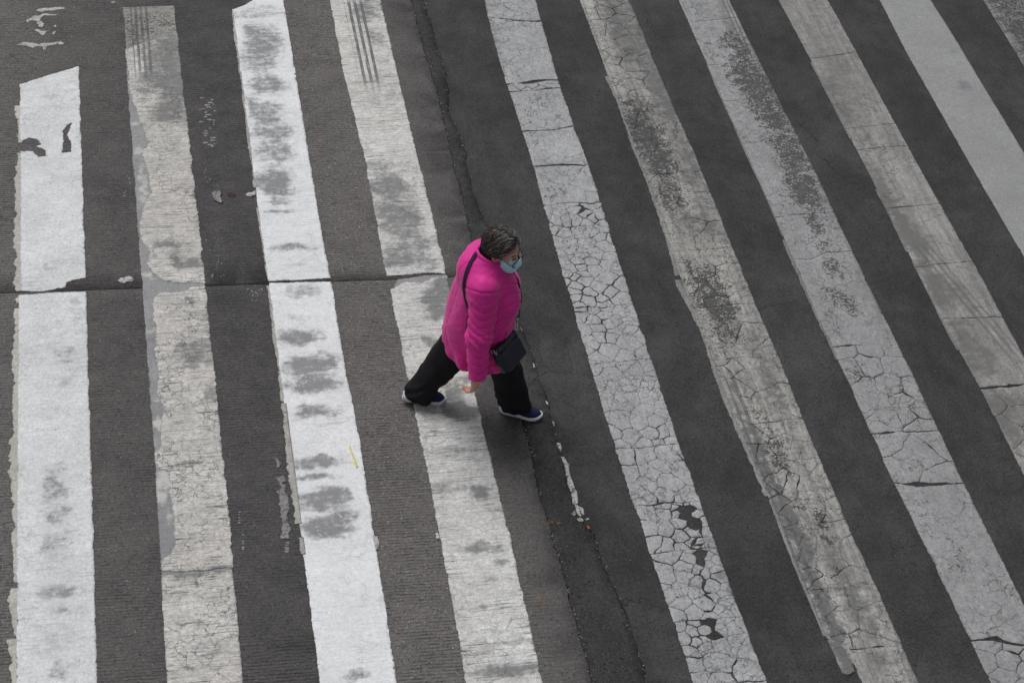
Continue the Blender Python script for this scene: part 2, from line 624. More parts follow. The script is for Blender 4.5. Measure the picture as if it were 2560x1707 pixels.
SEAM1 = [(1028, 0), (1053, 103), (1080, 191), (1110, 306), (1133, 413), (1160, 517), (1175, 589), (1205, 700), (1240, 830), (1275, 960), (1311, 1072), (1319, 1107), (1332, 1164), (1347, 1241), (1374, 1310), (1386, 1371), (1409, 1436), (1424, 1501), (1447, 1597), (1470, 1658), (1478, 1707)]
SEAM2 = [(1059, 0), (1080, 73), (1095, 126), (1112, 168), (1120, 230), (1122, 287), (1145, 325), (1164, 383), (1171, 440), (1198, 528), (1217, 563), (1255, 690), (1303, 816), (1321, 863), (1339, 913), (1353, 959), (1371, 1013), (1385, 1066), (1405, 1141), (1436, 1241), (1451, 1298), (1485, 1337), (1516, 1432), (1539, 1471), (1566, 1539), (1589, 1604), (1604, 1643), (1615, 1707)]


def seam_line(px, lo=-9.0, hi=10.0):
    p = GL(px)[::-1]                                     # rising Y
    return [(p[0][0], lo)] + p + [(p[-1][0], hi)]


s1, s2 = seam_line(SEAM1), seam_line(SEAM2)


def ragline(pts, amp, seed):
    out = []
    for i in range(len(pts) - 1):
        a, b = pts[i], pts[i + 1]
        L = math.hypot(b[0] - a[0], b[1] - a[1])
        st = 0.012 if -3.5 < a[1] < 5 or -3.5 < b[1] < 5 else 0.08
        k = max(1, int(L / st))
        out += [(a[0] + (b[0] - a[0]) * j / k, a[1] + (b[1] - a[1]) * j / k) for j in range(k)]
    return rag(out + [pts[-1]], amp, seed)


s1c = ragline(s1, 0.010, 3)
s1s = [(x + 0.0028 + 0.006 * nz(x, y, 4, 61) + 0.004 * nz(x, y, 21, 62), y) for x, y in s1c]
s2s = ragline(s2, 0.010, 5)
s2a = [(x + 0.0016 + 0.006 * nz(x, y, 5, 63) + 0.004 * nz(x, y, 23, 64), y) for x, y in s2s]

JY = lambda x: 0.70 - 0.05 * (x + 1.0)                    # the joint seen in the picture


def jl(x, j, d):
    return (x, JY(x) + j * 4.6 + d)


conc = bpy.data.objects.new('concrete_road', None)
COL.objects.link(conc)
tag(conc, 'grooved grey concrete road under the left hand stripes', kind='structure')
for j in (-2, -1, 0, 1):
    lo, hi = (lambda x: JY(x) + j * 4.6), (lambda x: JY(x) + (j + 1) * 4.6)
    right = [p for p in s1c if lo(p[0]) + 0.004 < p[1] < hi(p[0]) - 0.004]
    xl = -12.0
    bot = [(xl + (right[0][0] - xl) * k / 300, 0) for k in range(300)]
    top = [(right[-1][0] + (xl - right[-1][0]) * k / 300, 0) for k in range(1, 301)]
    bot = rag([(x, lo(x) + 0.0034) for x, _ in bot], 0.0025, 8 + j)
    top = rag([(x, hi(x) - 0.0034) for x, _ in top], 0.0025, 8 + j + .5)
    piece('concrete_slab', bot + right + top, M_CONC, conc, z0=0.0, t=0.0, grid=0.25, und=0, drop=0.019)
strip = piece('asphalt_seam', s1s + s2s[::-1], M_STRIP, None, z0=-0.003, t=0.0, grid=0.08, und=0, drop=0.016)
tag(strip, 'narrow strip of rough dark asphalt along the concrete edge', kind='structure')
asph = piece('asphalt_road', s2a + [(24, 10.0), (24, -9.0)], M_ASPH, None, z0=-0.001, t=0.0, grid=0.4, und=0, drop=0.018)
tag(asph, 'dark smooth asphalt road under the right hand stripes', kind='structure')

# ------------------------------------------------------------------ zebra stripes
EDGE = {
    1: ([(50, 210), (41, 1707)], [(197, 166), (211, 600), (227, 1115), (243, 1707)]),
    2: ([(312, 122), (346, 600), (385, 1134), (418, 1707)], [(442, 78), (501, 600), (557, 1134), (608, 1707)]),
    3: ([(582, 25), (656, 600), (673, 713), (800, 1707)], [(708, 0), (807, 600), (828, 702), (860, 904), (900, 1107), (992, 1707)]),
    4: ([(824, 0), (861, 191), (915, 413), (949, 600), (1053, 1107), (1103, 1356), (1166, 1707)], [(951, 0), (1003, 226), (1095, 600), (1217, 1107), (1275, 1344), (1351, 1689)]),
    5: ([(1210, 0), (1233, 100), (1267, 214), (1294, 291), (1340, 440), (1378, 589), (1533, 1107), (1573, 1222), (1627, 1390), (1696, 1589)], [(1338, 0), (1397, 207), (1439, 329), (1481, 440), (1527, 593), (1700, 1118), (1729, 1195), (1788, 1360), (1845, 1520), (1914, 1696)]),
    6: ([(1449, 0), (1520, 191), (1573, 325), (1665, 582), (1700, 705), (1757, 836), (1811, 981), (1861, 1103), (1930, 1260), (2002, 1444), (2064, 1593), (2108, 1690)], [(1573, 0), (1642, 172), (1700, 306), (1777, 478), (1822, 597), (1876, 732), (1930, 851), (1995, 1019), (2052, 1157), (2111, 1291), (2198, 1486), (2297, 1707)]),
    7: ([(1700, 11), (1769, 165), (1853, 356), (1937, 543), (2044, 793), (2121, 950), (2209, 1157), (2274, 1287), (2351, 1444), (2477, 1707)], [(1822, 0), (1907, 172), (1995, 344), (2052, 459), (2117, 600), (2171, 713), (2266, 904), (2335, 1050), (2416, 1222), (2542, 1474)]),
    8: ([(1945, 0), (2025, 149), (2117, 329), (2217, 524), (2293, 679), (2377, 843), (2450, 973), (2542, 1153)], [(2069, 0), (2140, 130), (2236, 306), (2351, 513), (2400, 600), (2458, 702), (2560, 893)]),
    9: ([(2198, 0), (2266, 134), (2362, 302), (2465, 482), (2534, 600)], [(2326, 0), (2385, 92), (2465, 226), (2560, 383)]),
    10: ([(2456, 0), (2560, 168)], [(2585, 0), (2690, 168)]),
}
YHI, YLO = 6.4, -4.6


class Edge:
    def __init__(self, px):
        p = sorted(GL(px), key=lambda q: q[1])
        self.y = np.array([q[1] for q in p])
        self.x = np.array([q[0] for q in p])
        # long runs outside the frame go on along the stripe
        self.y = np.concatenate([[YLO - 1], self.y, [YHI + 1]])
        self.x = np.concatenate([[self.x[0]], self.x, [self.x[-1]]])

    def __call__(self, y):
        return float(np.interp(y, self.y, self.x))

    def run(self, ya, yb, step=0.012):
        n = max(2, int(abs(yb - ya) / step))
        return [(self(ya + (yb - ya) * k / n), ya + (yb - ya) * k / n) for k in range(n + 1)]


ED = {k: (Edge(a), Edge(b)) for k, (a, b) in EDGE.items()}


def cut_pts(c, le, re):
    """a transverse cut: None -> beyond the frame; list of photo pixels -> ground polyline left to right"""
    if isinstance(c, float):
        return [(le(c), c), (re(c), c)]
    return GL(c)


def slab_loop(k, top, bot, left=None, step=0.010):
    """outline of a slab of stripe k between two cuts"""
    le, re = ED[k]
    T, B = cut_pts(top, le, re), cut_pts(bot, le, re)
    T[0] = (le(T[0][1]), T[0][1]) if left is None else T[0]
    B[0] = (le(B[0][1]), B[0][1]) if left is None else B[0]
    T[-1] = (re(T[-1][1]), T[-1][1])
    B[-1] = (re(B[-1][1]), B[-1][1])
    right = re.run(B[-1][1], T[-1][1])
    lf = le.run(T[0][1], B[0][1]) if left is None else GL(left)
    lp = B[:-1] + right + T[::-1][1:-1] + lf
    out = [lp[0]]
    for p in lp[1:]:
        if math.hypot(p[0] - out[-1][0], p[1] - out[-1][1]) > 1e-4:
            out.append(p)
    if math.hypot(out[0][0] - out[-1][0], out[0][1] - out[-1][1]) < 1e-4:
        out.pop()
    return resample(out, step)


def ell(tile, lst):
    """stains read off a tile as (x, y, rx, ry, strength) -> ground ellipses"""
    out = []
    for (x, y, rx, ry, s) in lst:
        if tile == 'W':
            (a, b), kx = W((x, y))[0], 1 / 2.8
        else:
            (a, b), kx = Z(tile, (x, y))[0], 0.38273
        g = G(a, b)
        ex, ey = G(a + rx * kx, b), G(a, b + ry * kx)
        out.append((g[0], g[1], math.hypot(ex[0] - g[0], ex[1] - g[1]), math.hypot(ey[0] - g[0], ey[1] - g[1]), s))
    return out


def stripe_root(k, label):
    le, re = ED[k]
    y = 0.6
    o = bpy.data.objects.new('crossing_stripe', None)
    o.location = ((le(y) + re(y)) / 2, y, 0)
    COL.objects.link(o)
    tag(o, label, 'crossing stripe', 'painted stripes of the zebra crossing')
    return o


def add_piece(root, name, loop, mat, **kw):
    return piece(name, loop, mat, root, origin=(root.location[0], root.location[1]), **kw)


def thin(loop, s=0.0025):
    """drop crowded points left by edge jitter"""
    out = [loop[0]]
    for p in loop[1:]:
        if math.hypot(p[0] - out[-1][0], p[1] - out[-1][1]) > s:
            out.append(p)
    return out


def slab(root, k, top, bot, mat, amp=0.0055, seed=0.0, gap=0.002, left=None, holes=(), name='paint_slab', **kw):
    lp = slab_loop(k, top, bot, left)
    if area(lp) < 0:
        lp = lp[::-1]
    lp = thin(rag(inset(lp, lambda x, y: gap), amp, seed))
    hs_ = [thin(rag(resample(GL(h), 0.006), 0.010, seed + 2)) for h in holes]
    return add_piece(root, name, lp, mat, holes=hs_, seed=seed, **kw)


def shattered(root, k, top, bot, mat, size, seed, gap=(0.0015, 0.003), wide=(), lost=(), amp=0.0055, aniso=1.2, sfun=None, corner=0.07, **kw):
    """a run of the stripe broken into plates with open cracks between them"""
    le, re = ED[k]
    T, B = cut_pts(top, le, re), cut_pts(bot, le, re)
    rnd = random.Random(int(seed * 977) + k)
    # split lengthwise so that each quad stays convex and follows the edges
    quad = [(le(B[0][1]), B[0][1]), (re(B[-1][1]), B[-1][1]), (re(T[-1][1]), T[-1][1]), (le(T[0][1]), T[0][1])]

    def gf(x, y):
        g = gap[0] + (gap[1] - gap[0]) * min(1, max(0, 0.16 + 1.5 * nz(x, y, 5, seed) + 0.9 * nz(x, y, 19, seed + 3)))
        for (a, b, rx, ry, s) in wide:
            d = math.hypot((x - a) / rx, (y - b) / ry)
            if d < 1.3:
                g += s * max(0, 1.3 - d)
        return g
    for c in voronoi_cells(quad, size, rnd, aniso, sfun):
        mx, my = sum(p[0] for p in c) / len(c), sum(p[1] for p in c) / len(c)
        if any(math.hypot((mx - a) / rx, (my - b) / ry) < 1 for (a, b, rx, ry, s) in lost):
            continue
        if area(c) < 0:
            c = c[::-1]
        lp = resample(chaikin(resample(c, 0.05), corner, 1), 0.009)
        lp2 = []
        for (x, y) in lp:
            ew = min(1.0, max(0.0, min(x - le(y), re(y) - x) / 0.05))
            lp2.append((x + ew * (nz(x, y, 7, 51) * 0.020 + nz(x, y, 20, 52) * 0.010), y + (nz(x, y, 7, 53) * 0.020 + nz(x, y, 20, 54) * 0.010) * (0.35 + 0.65 * ew)))
        lp = inset(lp2, gf)
        lp = thin(rag(lp, amp, seed))
        if len(lp) > 6 and abs(area(lp)) > 2.5e-4:
            add_piece(root, 'paint_plate', lp, mat, seed=seed, edge_wear=0.10, t=0.004 + rnd.uniform(-.0002, .0002), **kw)


WHITE, WHITE2 = (0.74, 0.755, 0.775), (0.66, 0.67, 0.685)

# --- stripe 1: far left, bright, chipped, old cream paint showing along its left edge
r = stripe_root(1, 'white stripe at the far left with a torn hole near its top')
m1 = paint_mat('cool_white_paint', (0.69, 0.705, 0.72), (0.6, 0.61, 0.62), 1, streak_amt=0.25, crack=0.25, pits=0.55, speck=0.25, grunge=0.09, bare_col=(0.075, 0.071, 0.071), fine_amt=0.3)
m1b = paint_mat('old_cream_paint', (0.52, 0.50, 0.46), (0.42, 0.41, 0.38), 2, streak_amt=0.3, crack=0.3, grunge=0.2, bare_col=(0.075, 0.071, 0.071))
g1 = ell(6, [(370, 165, 60, 40, .45), (350, 290, 75, 85, .5), (350, 460, 55, 45, .38), (350, 660, 90, 35, .42), (390, 970, 110, 50, .6), (420, 1090, 90, 40, .4), (390, 1490, 65, 45, .45), (330, 1300, 150, 120, .22), (380, 600, 130, 300, .22)]) + \
    ell(4, [(340, 280, 60, 40, .35), (440, 870, 55, 60, .40), (420, 1020, 70, 40, .3), (350, 500, 120, 30, .2), (510, 560, 40, 110, .3)]) + ell(1, [(330, 640, 80, 14, .35), (330, 700, 180, 16, .2)])
slab(r, 1, Z(1, (130, 552), (515, 435)), Z(4, (138, 440), (250, 446), (345, 432), (430, 414), (440, 384), (500, 364), (560, 352)), m1, seed=1.1, amp=0.007, grime=g1,
     holes=[Z(1, (415, 925), (412, 860), (440, 815), (468, 803), (452, 850), (436, 885), (446, 905), (470, 940), (466, 1000), (408, 1000))], gap=0.0,
     left=Z(1, (130, 552), (132, 700), (128, 860), (130, 900), (145, 925), (190, 906), (245, 912), (268, 948), (235, 958), (270, 972), (300, 985), (298, 1020), (250, 1028), (212, 992), (132, 990), (134, 1200), (136, 1568)) + Z(4, (136, 100), (138, 438)))
slab(r, 1, Z(4, (140, 468), (340, 452), (564, 444)), YLO, m1, seed=1.2, grime=g1, gap=0.0)
for a, b, w, sd_ in ((Z(1, (0, 690)), Z(1, (0, 935)), 0.035, .1), (Z(1, (0, 1000)), Z(4, (0, 440)), 0.030, .2), (Z(4, (0, 550)), Z(6, (0, 910)), 0.034, .3), (Z(6, (0, 945)), Z(6, (0, 1260)), 0.030, .4), (Z(6, (0, 1275)), None, 0.034, .5)):
    ya = G(50, a[0][1])[1]
    yb = G(45, b[0][1])[1] if b else YLO
    le = ED[1][0]
    n = int((ya - yb) / 0.010)
    ys = [ya + (yb - ya) * i / n for i in range(n + 1)]
    lp = [(le(y) + 0.02, y) for y in ys[::-1]]
    lp += [(le(y) - max(0.010, w * (0.75 + 1.0 * nz(0, y, 2.2, sd_ * 9) + 0.5 * nz(0, y, 16, sd_) + 0.35 * nz(0, y, 48, sd_ + 2))), y) for y in ys]
    add_piece(r, 'old_paint_layer', thin(lp), m1b, t=0.0022, seed=sd_)
add_piece(r, 'paint_blob', rag(resample(GL(Z(4, (100, 490), (120, 480), (135, 495), (132, 518), (110, 520))), 0.006), 0.003, 4), m1b, t=0.004)

# --- stripe 2: cream paint over a grey base coat
r = stripe_root(2, 'dirty cream stripe with a grey layer showing along its left side')
t2 = [Z(1, (900, 40), (960, 520)), Z(1, (918, 200), (955, 540))]
sk2 = [(G(*Z(1, (908, 30))[0]), G(*Z(1, (948, 545))[0]), 0.075, 0.040, 0.85)]
m2 = paint_mat('cream_paint', (0.66, 0.645, 0.62), (0.55, 0.535, 0.51), 3, streak_amt=0.95, crack=0.8, crack_sc=13, speck=0.4, skids=sk2, warm=(0.58, 0.555, 0.52), grime=(0.13, 0.13, 0.131), grunge=0.46, bare_col=(0.075, 0.071, 0.071), gate_lo=0.44)
m2b = paint_mat('grey_base_coat', (0.27, 0.275, 0.285), (0.2, 0.205, 0.215), 4, streak_amt=0.12, crack=0.15, pits=0.2, fine_amt=0.4, grime=(0.5, 0.49, 0.47), grunge=0.25, bare_col=(0.075, 0.071, 0.071))
m2c = paint_mat('worn_old_cap', (0.33, 0.32, 0.30), (0.27, 0.265, 0.25), 5, streak_amt=0.9, skids=sk2, grime=(0.08, 0.078, 0.076), bare_col=(0.075, 0.071, 0.071), grunge=0.4)
slab(r, 2, Z(1, (795, 47), (980, 45), (1150, 40)), Z(1, (815, 345), (1158, 230)), m2c, seed=2.1, t=0.002, amp=0.006, name='old_paint_layer', bare=ell(1, [(1000, 150, 200, 60, .5), (900, 260, 100, 60, .45)]), left=Z(1, (797, 50), (805, 110), (812, 140), (822, 345)))
slab(r, 2, Z(1, (816, 322), (1155, 207)), YLO, m2b, seed=2.2, t=0.0022, amp=0.006, name='grey_base_layer',
     grime=ell(1, [(935, 1190, 25, 120, .8), (900, 1000, 30, 20, .7), (900, 800, 40, 12, .8)]) + ell(4, [(975, 340, 30, 20, .9), (1040, 1310, 30, 40, 1), (1000, 690, 50, 14, .6), (1020, 1150, 40, 10, .7)]) + ell(6, [(1070, 240, 35, 70, 1), (1060, 340, 40, 40, .9), (1100, 480, 30, 60, .5)]))
g2 = ell(1, [(1110, 330, 60, 130, .95), (1130, 560, 80, 130, 1.0), (1000, 400, 60, 150, .55), (950, 560, 60, 60, .4), (1120, 745, 110, 45, .8), (1080, 700, 120, 20, .5), (900, 900, 40, 12, .4)]) + \
    ell(4, [(1230, 250, 110, 26, .7), (1270, 820, 110, 55, .6), (1290, 905, 100, 28, .65), (1100, 140, 90, 22, .6), (1140, 150, 20, 130, .4), (1240, 490, 30, 10, .6), (1360, 650, 30, 60, .4), (1380, 1090, 30, 60, .5)]) + \
    ell(6, [(1260, 135, 80, 14, .8), (1290, 950, 12, 160, .7), (1300, 850, 230, 18, .75), (1320, 1180, 40, 25, .6), (1230, 1465, 40, 14, .8), (1350, 1490, 60, 15, .6), (1350, 1340, 130, 60, .35), (1180, 900, 100, 26, .4), (1420, 680, 15, 10, .9), (1200, 1190, 30, 14, .8)])
c2a = Z(1, (822, 326), (832, 450), (848, 600), (880, 700), (905, 760), (945, 870), (965, 965), (925, 1000), (962, 1100), (992, 1250), (935, 1360), (918, 1450), (912, 1568)) + Z(4, (912, 40), (932, 120), (985, 190), (962, 270), (1000, 335), (1062, 376))
slab(r, 2, Z(1, (822, 326), (1153, 212)), Z(4, (1062, 376), (1180, 386), (1338, 386)), m2, seed=2.3, t=0.0045, left=c2a, gbase=0.12, grime=g2, gap=0.0, amp=0.012)
c2b = Z(4, (1000, 480), (1005, 620), (1020, 700), (1008, 830), (1042, 950), (1030, 1080), (1062, 1200), (1050, 1330), (1062, 1440), (1012, 1500)) + Z(6, (1008, 30), (1022, 170), (1120, 190), (1108, 330), (1125, 430), (1135, 560), (1150, 680), (1120, 730), (1062, 780), (1060, 846))
slab(r, 2, Z(4, (1000, 480), (1040, 455), (1200, 444), (1232, 416), (1342, 408)), Z(6, (1060, 846), (1300, 838), (1512, 812)), m2, seed=2.4, t=0.0045, left=c2b, gbase=0.12, grime=g2, gap=0.0, amp=0.012)
slab(r, 2, Z(6, (1060, 862), (1300, 850), (1515, 824)), YLO, m2, seed=2.5, t=0.004, grime=g2, gap=0.001, amp=0.005)

# --- stripe 3: brightest, with a row of grey tyre stains across it
r = stripe_root(3, 'brightest white stripe with a row of grey stains and a short yellow mark')
m3 = paint_mat('bright_white_paint', (0.75, 0.765, 0.785), (0.68, 0.695, 0.715), 6, streak_amt=0.25, crack=0.18, crack_sc=4, pits=0.35, speck=0.12, fine_amt=0.22, grunge=0.06, bare_col=(0.075, 0.071, 0.071))
g3 = ell(1, [(1620, 205, 60, 40, .55), (1720, 270, 110, 90, .75), (1690, 400, 100, 80, .6), (1750, 560, 120, 55, .72), (1740, 740, 110, 60, .75), (1790, 870, 120, 60, .72), (1800, 1000, 120, 60, .7), (1800, 1200, 110, 85, .95), (1800, 1330, 90, 12, .7), (1830, 1382, 110, 10, .6), (1660, 70, 180, 30, .35), (1700, 110, 200, 15, .35), (1640, 680, 40, 50, .5)]) + \
    ell(4, [(1900, 160, 120, 20, .7), (1980, 440, 100, 40, .55), (1950, 740, 125, 42, .9), (2030, 920, 170, 60, .95), (2050, 1050, 160, 50, .98), (2050, 1230, 140, 36, .85), (1960, 610, 80, 16, .3), (1920, 270, 100, 12, .3)]) + \
    ell(6, [(2070, 130, 130, 40, .85), (2070, 230, 120, 20, .75), (2110, 370, 140, 60, .95), (2130, 560, 140, 65, 1.0)]) + ell(7, [(30, 340, 40, 40, .6), (30, 490, 90, 60, .8), (100, 1515, 90, 34, .6), (0, 640, 60, 16, .3), (100, 730, 120, 8, .3)])
slab(r, 3, Z(1, (1520, 68), (1600, 38), (1850, -95)), Z(4, (1755, 376), (1880, 372), (2153, 358)), m3, seed=3.1, grime=g3, gap=0.0, t=0.005)
slab(r, 3, Z(4, (1757, 390), (1900, 384), (2160, 380)), YLO, m3, seed=3.2, grime=g3, gap=0.0, t=0.005)
m3f = paint_mat('curled_old_paint', (0.44, 0.43, 0.40), (0.33, 0.32, 0.30), 7, streak_amt=0.3, crack=0.8, crack_sc=16, bare_col=(0.075, 0.071, 0.071))
le = ED[3][0]
for ya, yb, w, sd_ in ((G(582, 30)[1], G(640, 470)[1], 0.016, 3.1), (G(650, 520)[1], G(673, 700)[1], 0.014, 3.2), (G(672, 715)[1], G(705, 1005)[1], 0.018, 3.3), (G(705, 1010)[1], G(750, 1310)[1], 0.030, 3.5), (G(750, 1345)[1], G(766, 1386)[1], 0.028, 3.7)):
    n = max(8, int((ya - yb) / 0.010))
    ys = [ya + (yb - ya) * i / n for i in range(n + 1)]
    lp = [(le(y) + 0.012, y) for y in ys[::-1]] + [(le(y) - max(0.004, w * (0.8 + 0.7 * nz(0, y, 3, sd_) + 0.4 * nz(0, y, 22, sd_) + 0.3 * nz(0, y, 60, sd_))), y) for y in ys]
    add_piece(r, 'curled_paint_edge', thin(lp), m3f, t=0.008 if sd_ > 3.4 else 0.004, seed=sd_, und=0.004 if sd_ > 3.4 else 0.001)
my = Mat('yellow_paint', 0.6).color((0.66, 0.62, 0.20)).mat
add_piece(r, 'yellow_mark', rag(resample(GL(Z(7, (56, 24), (66, 22), (88, 80), (104, 122), (118, 162), (108, 168), (96, 146), (86, 132), (92, 122), (76, 82))), 0.01), 0.002, 5), my, z0=0.006, t=0.0012, grid=0.03, und=0, drop=0.002)
add_piece(r, 'paint_blob', rag(resample(GL(Z(7, (215, 608), (245, 612), (260, 655), (250, 698), (236, 700), (222, 650))), 0.006), 0.004, 6), m3f, t=0.005)

# --- stripe 4: last one on the concrete; the woman walks over it
r = stripe_root(4, 'off-white stripe under the trailing foot of the walking woman')
sk4 = [(G(*Z(2, (82, 0))[0]), G(*Z(2, (212, 620))[0]), 0.080, 0.048, 0.95)]
m4 = paint_mat('worn_off_white_paint', (0.68, 0.68, 0.675), (0.58, 0.575, 0.56), 8, streak_amt=0.95, crack=0.45, crack_sc=9, speck=0.35, skids=sk4, warm=(0.63, 0.61, 0.575), grime=(0.145, 0.146, 0.15), grunge=0.36, bare_col=(0.075, 0.071, 0.071))
g4 = ell(2, [(190, 60, 110, 60, .6), (240, 250, 45, 50, .6), (150, 120, 60, 60, .5), (310, 1220, 130, 75, .85), (370, 1400, 140, 80, .85), (400, 1500, 130, 50, .7), (270, 400, 60, 30, .4), (150, 545, 90, 12, .6), (330, 630, 80, 30, .4), (280, 1090, 130, 40, .35)]) + \
    ell('W', [(190, 260, 200, 60, .6), (120, 370, 150, 50, .75), (330, 380, 80, 50, .5), (400, 600, 90, 90, .8), (330, 650, 80, 60, .95), (370, 740, 70, 50, .95), (420, 530, 60, 40, .7), (350, 960, 50, 50, .85), (570, 1420, 110, 40, .95), (480, 1400, 70, 60, .9), (490, 1290, 60, 70, .75), (600, 1200, 90, 30, .7), (560, 1290, 70, 20, .4), (610, 1470, 90, 30, .6), (300, 1440, 80, 25, .35)]) + \
    ell(7, [(700, 290, 110, 45, .55), (905, 320, 45, 40, 1.0), (930, 690, 140, 30, .7), (980, 900, 90, 18, .6), (1100, 1490, 180, 36, .9), (760, 60, 140, 40, .45), (1000, 420, 60, 80, .4), (1050, 780, 60, 30, .5), (940, 1070, 40, 20, .6), (1150, 1300, 150, 20, .4)])
slab(r, 4, YHI, W((22, 478), (160, 472), (300, 458), (437, 462)), m4, seed=4.1, grime=g4, gap=0.0, amp=0.008, t=0.0045)
slab(r, 4, W((38, 572), (70, 566), (120, 530), (180, 522), (270, 527), (330, 492), (444, 482)), YLO, m4, seed=4.2, grime=g4, gap=0.0, amp=0.008, t=0.0045)
add_piece(r, 'grey_base_layer', thin(rag(resample(GL(W((60, 562), (100, 500), (300, 472), (440, 470), (440, 500), (300, 545), (160, 560))), 0.01), 0.006, 4)), m2b, t=0.0015)
for q in (W((400, 1290), (430, 1280), (440, 1340), (425, 1370), (405, 1350)), Z(7, (625, 590), (640, 585), (655, 625), (630, 632)), Z(7, (1165, 950), (1195, 975), (1202, 1040), (1190, 1065), (1178, 1030))):
    add_piece(r, 'paint_flake', thin(rag(resample(GL(q), 0.006), 0.004, 4.4)), m4, t=0.006)

# --- stripe 5: first one on the asphalt, crazed into plates
r = stripe_root(5, 'grey stripe broken into many plates just right of the woman')
m5 = paint_mat('grey_crazed_paint', (0.43, 0.436, 0.445), (0.36, 0.366, 0.374), 9, streak='y', streak_amt=0.22, crack=0.75, crack_sc=13, pits=0.75, speck=0.75, grime=(0.15, 0.152, 0.158), grunge=0.38, gate_lo=0.43, pit_thr=0.45, bands=0.18)
g5 = ell(2, [(990, 250, 30, 230, .6), (1250, 200, 140, 110, .2), (1060, 180, 60, 30, .2)]) + ell(8, [(210, 650, 40, 60, .8), (300, 900, 40, 120, .8), (340, 1000, 30, 60, .7)]) + ell(5, [(0, 0, 1, 1, 0)])
b5 = ell(2, [(1200, 700, 90, 60, .22), (1250, 850, 90, 60, .25), (1400, 1260, 100, 50, .3), (1320, 660, 40, 20, .35)]) + ell(7, [(2000, 150, 110, 100, .2)])
slab(r, 5, YHI, Z(2, (1075, 110), (1180, 140), (1300, 142)), m5, seed=5.1, grime=g5, bare=b5, gap=0.0006)
slab(r, 5, Z(2, (1075, 112), (1180, 144), (1304, 148)), Z(2, (1090, 550), (1150, 548), (1240, 534), (1330, 522), (1432, 524)), m5, seed=5.2, grime=g5, bare=b5, gap=0.0006)
shattered(r, 5, Z(2, (1090, 560), (1432, 528)), Z(2, (1105, 606), (1450, 575)), m5, 0.10, 5.3, gap=(0.001, 0.004), grime=g5, bare=b5)
slab(r, 5, Z(2, (1105, 608), (1450, 577)), Z(2, (1185, 860), (1400, 850), (1530, 826)), m5, seed=5.4, grime=g5, bare=b5, gap=0.0006)
slab(r, 5, Z(2, (1185, 864), (1400, 854), (1532, 830)), Z(2, (1270, 1090), (1450, 1075), (1610, 1080)), m5, seed=5.45, grime=g5, bare=b5, gap=0.0008)
shattered(r, 5, Z(2, (1270, 1094), (1615, 1084)), Z(2, (1330, 1340), (1710, 1320)), m5, 0.22, 5.5, gap=(0.0001, 0.0012), grime=g5, bare=b5)
wide5 = ell(2, [(1590, 1380, 50, 40, .012), (1500, 1480, 60, 40, .004), (1680, 1450, 60, 40, .003)])
lost5 = ell(2, [(1592, 1376, 16, 14, 1)])
yA, yB = G(1435, 513)[1], G(1620, 900)[1]
yC, yD = G(1700, 1110)[1], G(1790, 1370)[1]
n5 = 3
for i in range(n5):
    a, b = yA + (yB - yA) * i / n5, yA + (yB - yA) * (i + 1) / n5
    shattered(r, 5, Z(2, (1330, 1343), (1710, 1323)) if i == 0 else a, b, m5, 0.108, 5.6 + i * .01, gap=(0.0002, 0.0044), amp=0.009, corner=0.08, wide=wide5, lost=lost5, grime=g5, bare=b5)
shattered(r, 5, yB, yC, m5, 0.13, 5.7, gap=(0.0001, 0.0032), grime=g5, bare=b5, sfun=lambda x, y: 1.0 + 0.5 * nz(x, y, 2, 3))
wide5b = ell(8, [(40, 440, 60, 40, .009), (100, 560, 40, 60, .012), (110, 690, 40, 60, .014), (170, 950, 26, 120, .010), (210, 1180, 24, 130, .010), (390, 1480, 40, 60, .010), (330, 1530, 40, 40, .006), (250, 880, 60, 40, .005)]) + ell(7, [(2100, 390, 120, 40, .006), (2200, 450, 60, 30, .006)])
lost5b = ell(8, [(40, 450, 26, 30, 1), (110, 600, 26, 70, 1), (120, 720, 24, 50, 1), (265, 880, 20, 30, 1), (395, 1500, 20, 40, 1)])
CH = [G(*q) for q in Z(8, (20, 440), (60, 450), (90, 540), (115, 620), (122, 700), (140, 770), (170, 930), (190, 1010), (170, 1080), (205, 1180), (225, 1280))]
lost5b = [(x, y, 0.022 if i < 6 else 0.012, 0.048 if i < 6 else 0.026, 1) for i, (x, y) in enumerate(CH)]
f5 = lambda x, y: (0.50 if min(math.hypot(x - a, y - b) for a, b in CH) < 0.10 else 1.15) + 0.4 * nz(x, y, 3, 5)
ys = [yC, G(1760, 1250)[1], yD, G(1850, 1540)[1], G(1915, 1700)[1], -3.6, YLO]
for i in range(len(ys) - 1):
    shattered(r, 5, ys[i], ys[i + 1], m5, 0.118 if i < 4 else 0.16, 5.8 + i * .01, gap=(0.0004, 0.0046), corner=0.08, amp=0.008, wide=wide5b, lost=lost5b, grime=g5, bare=b5, sfun=f5)

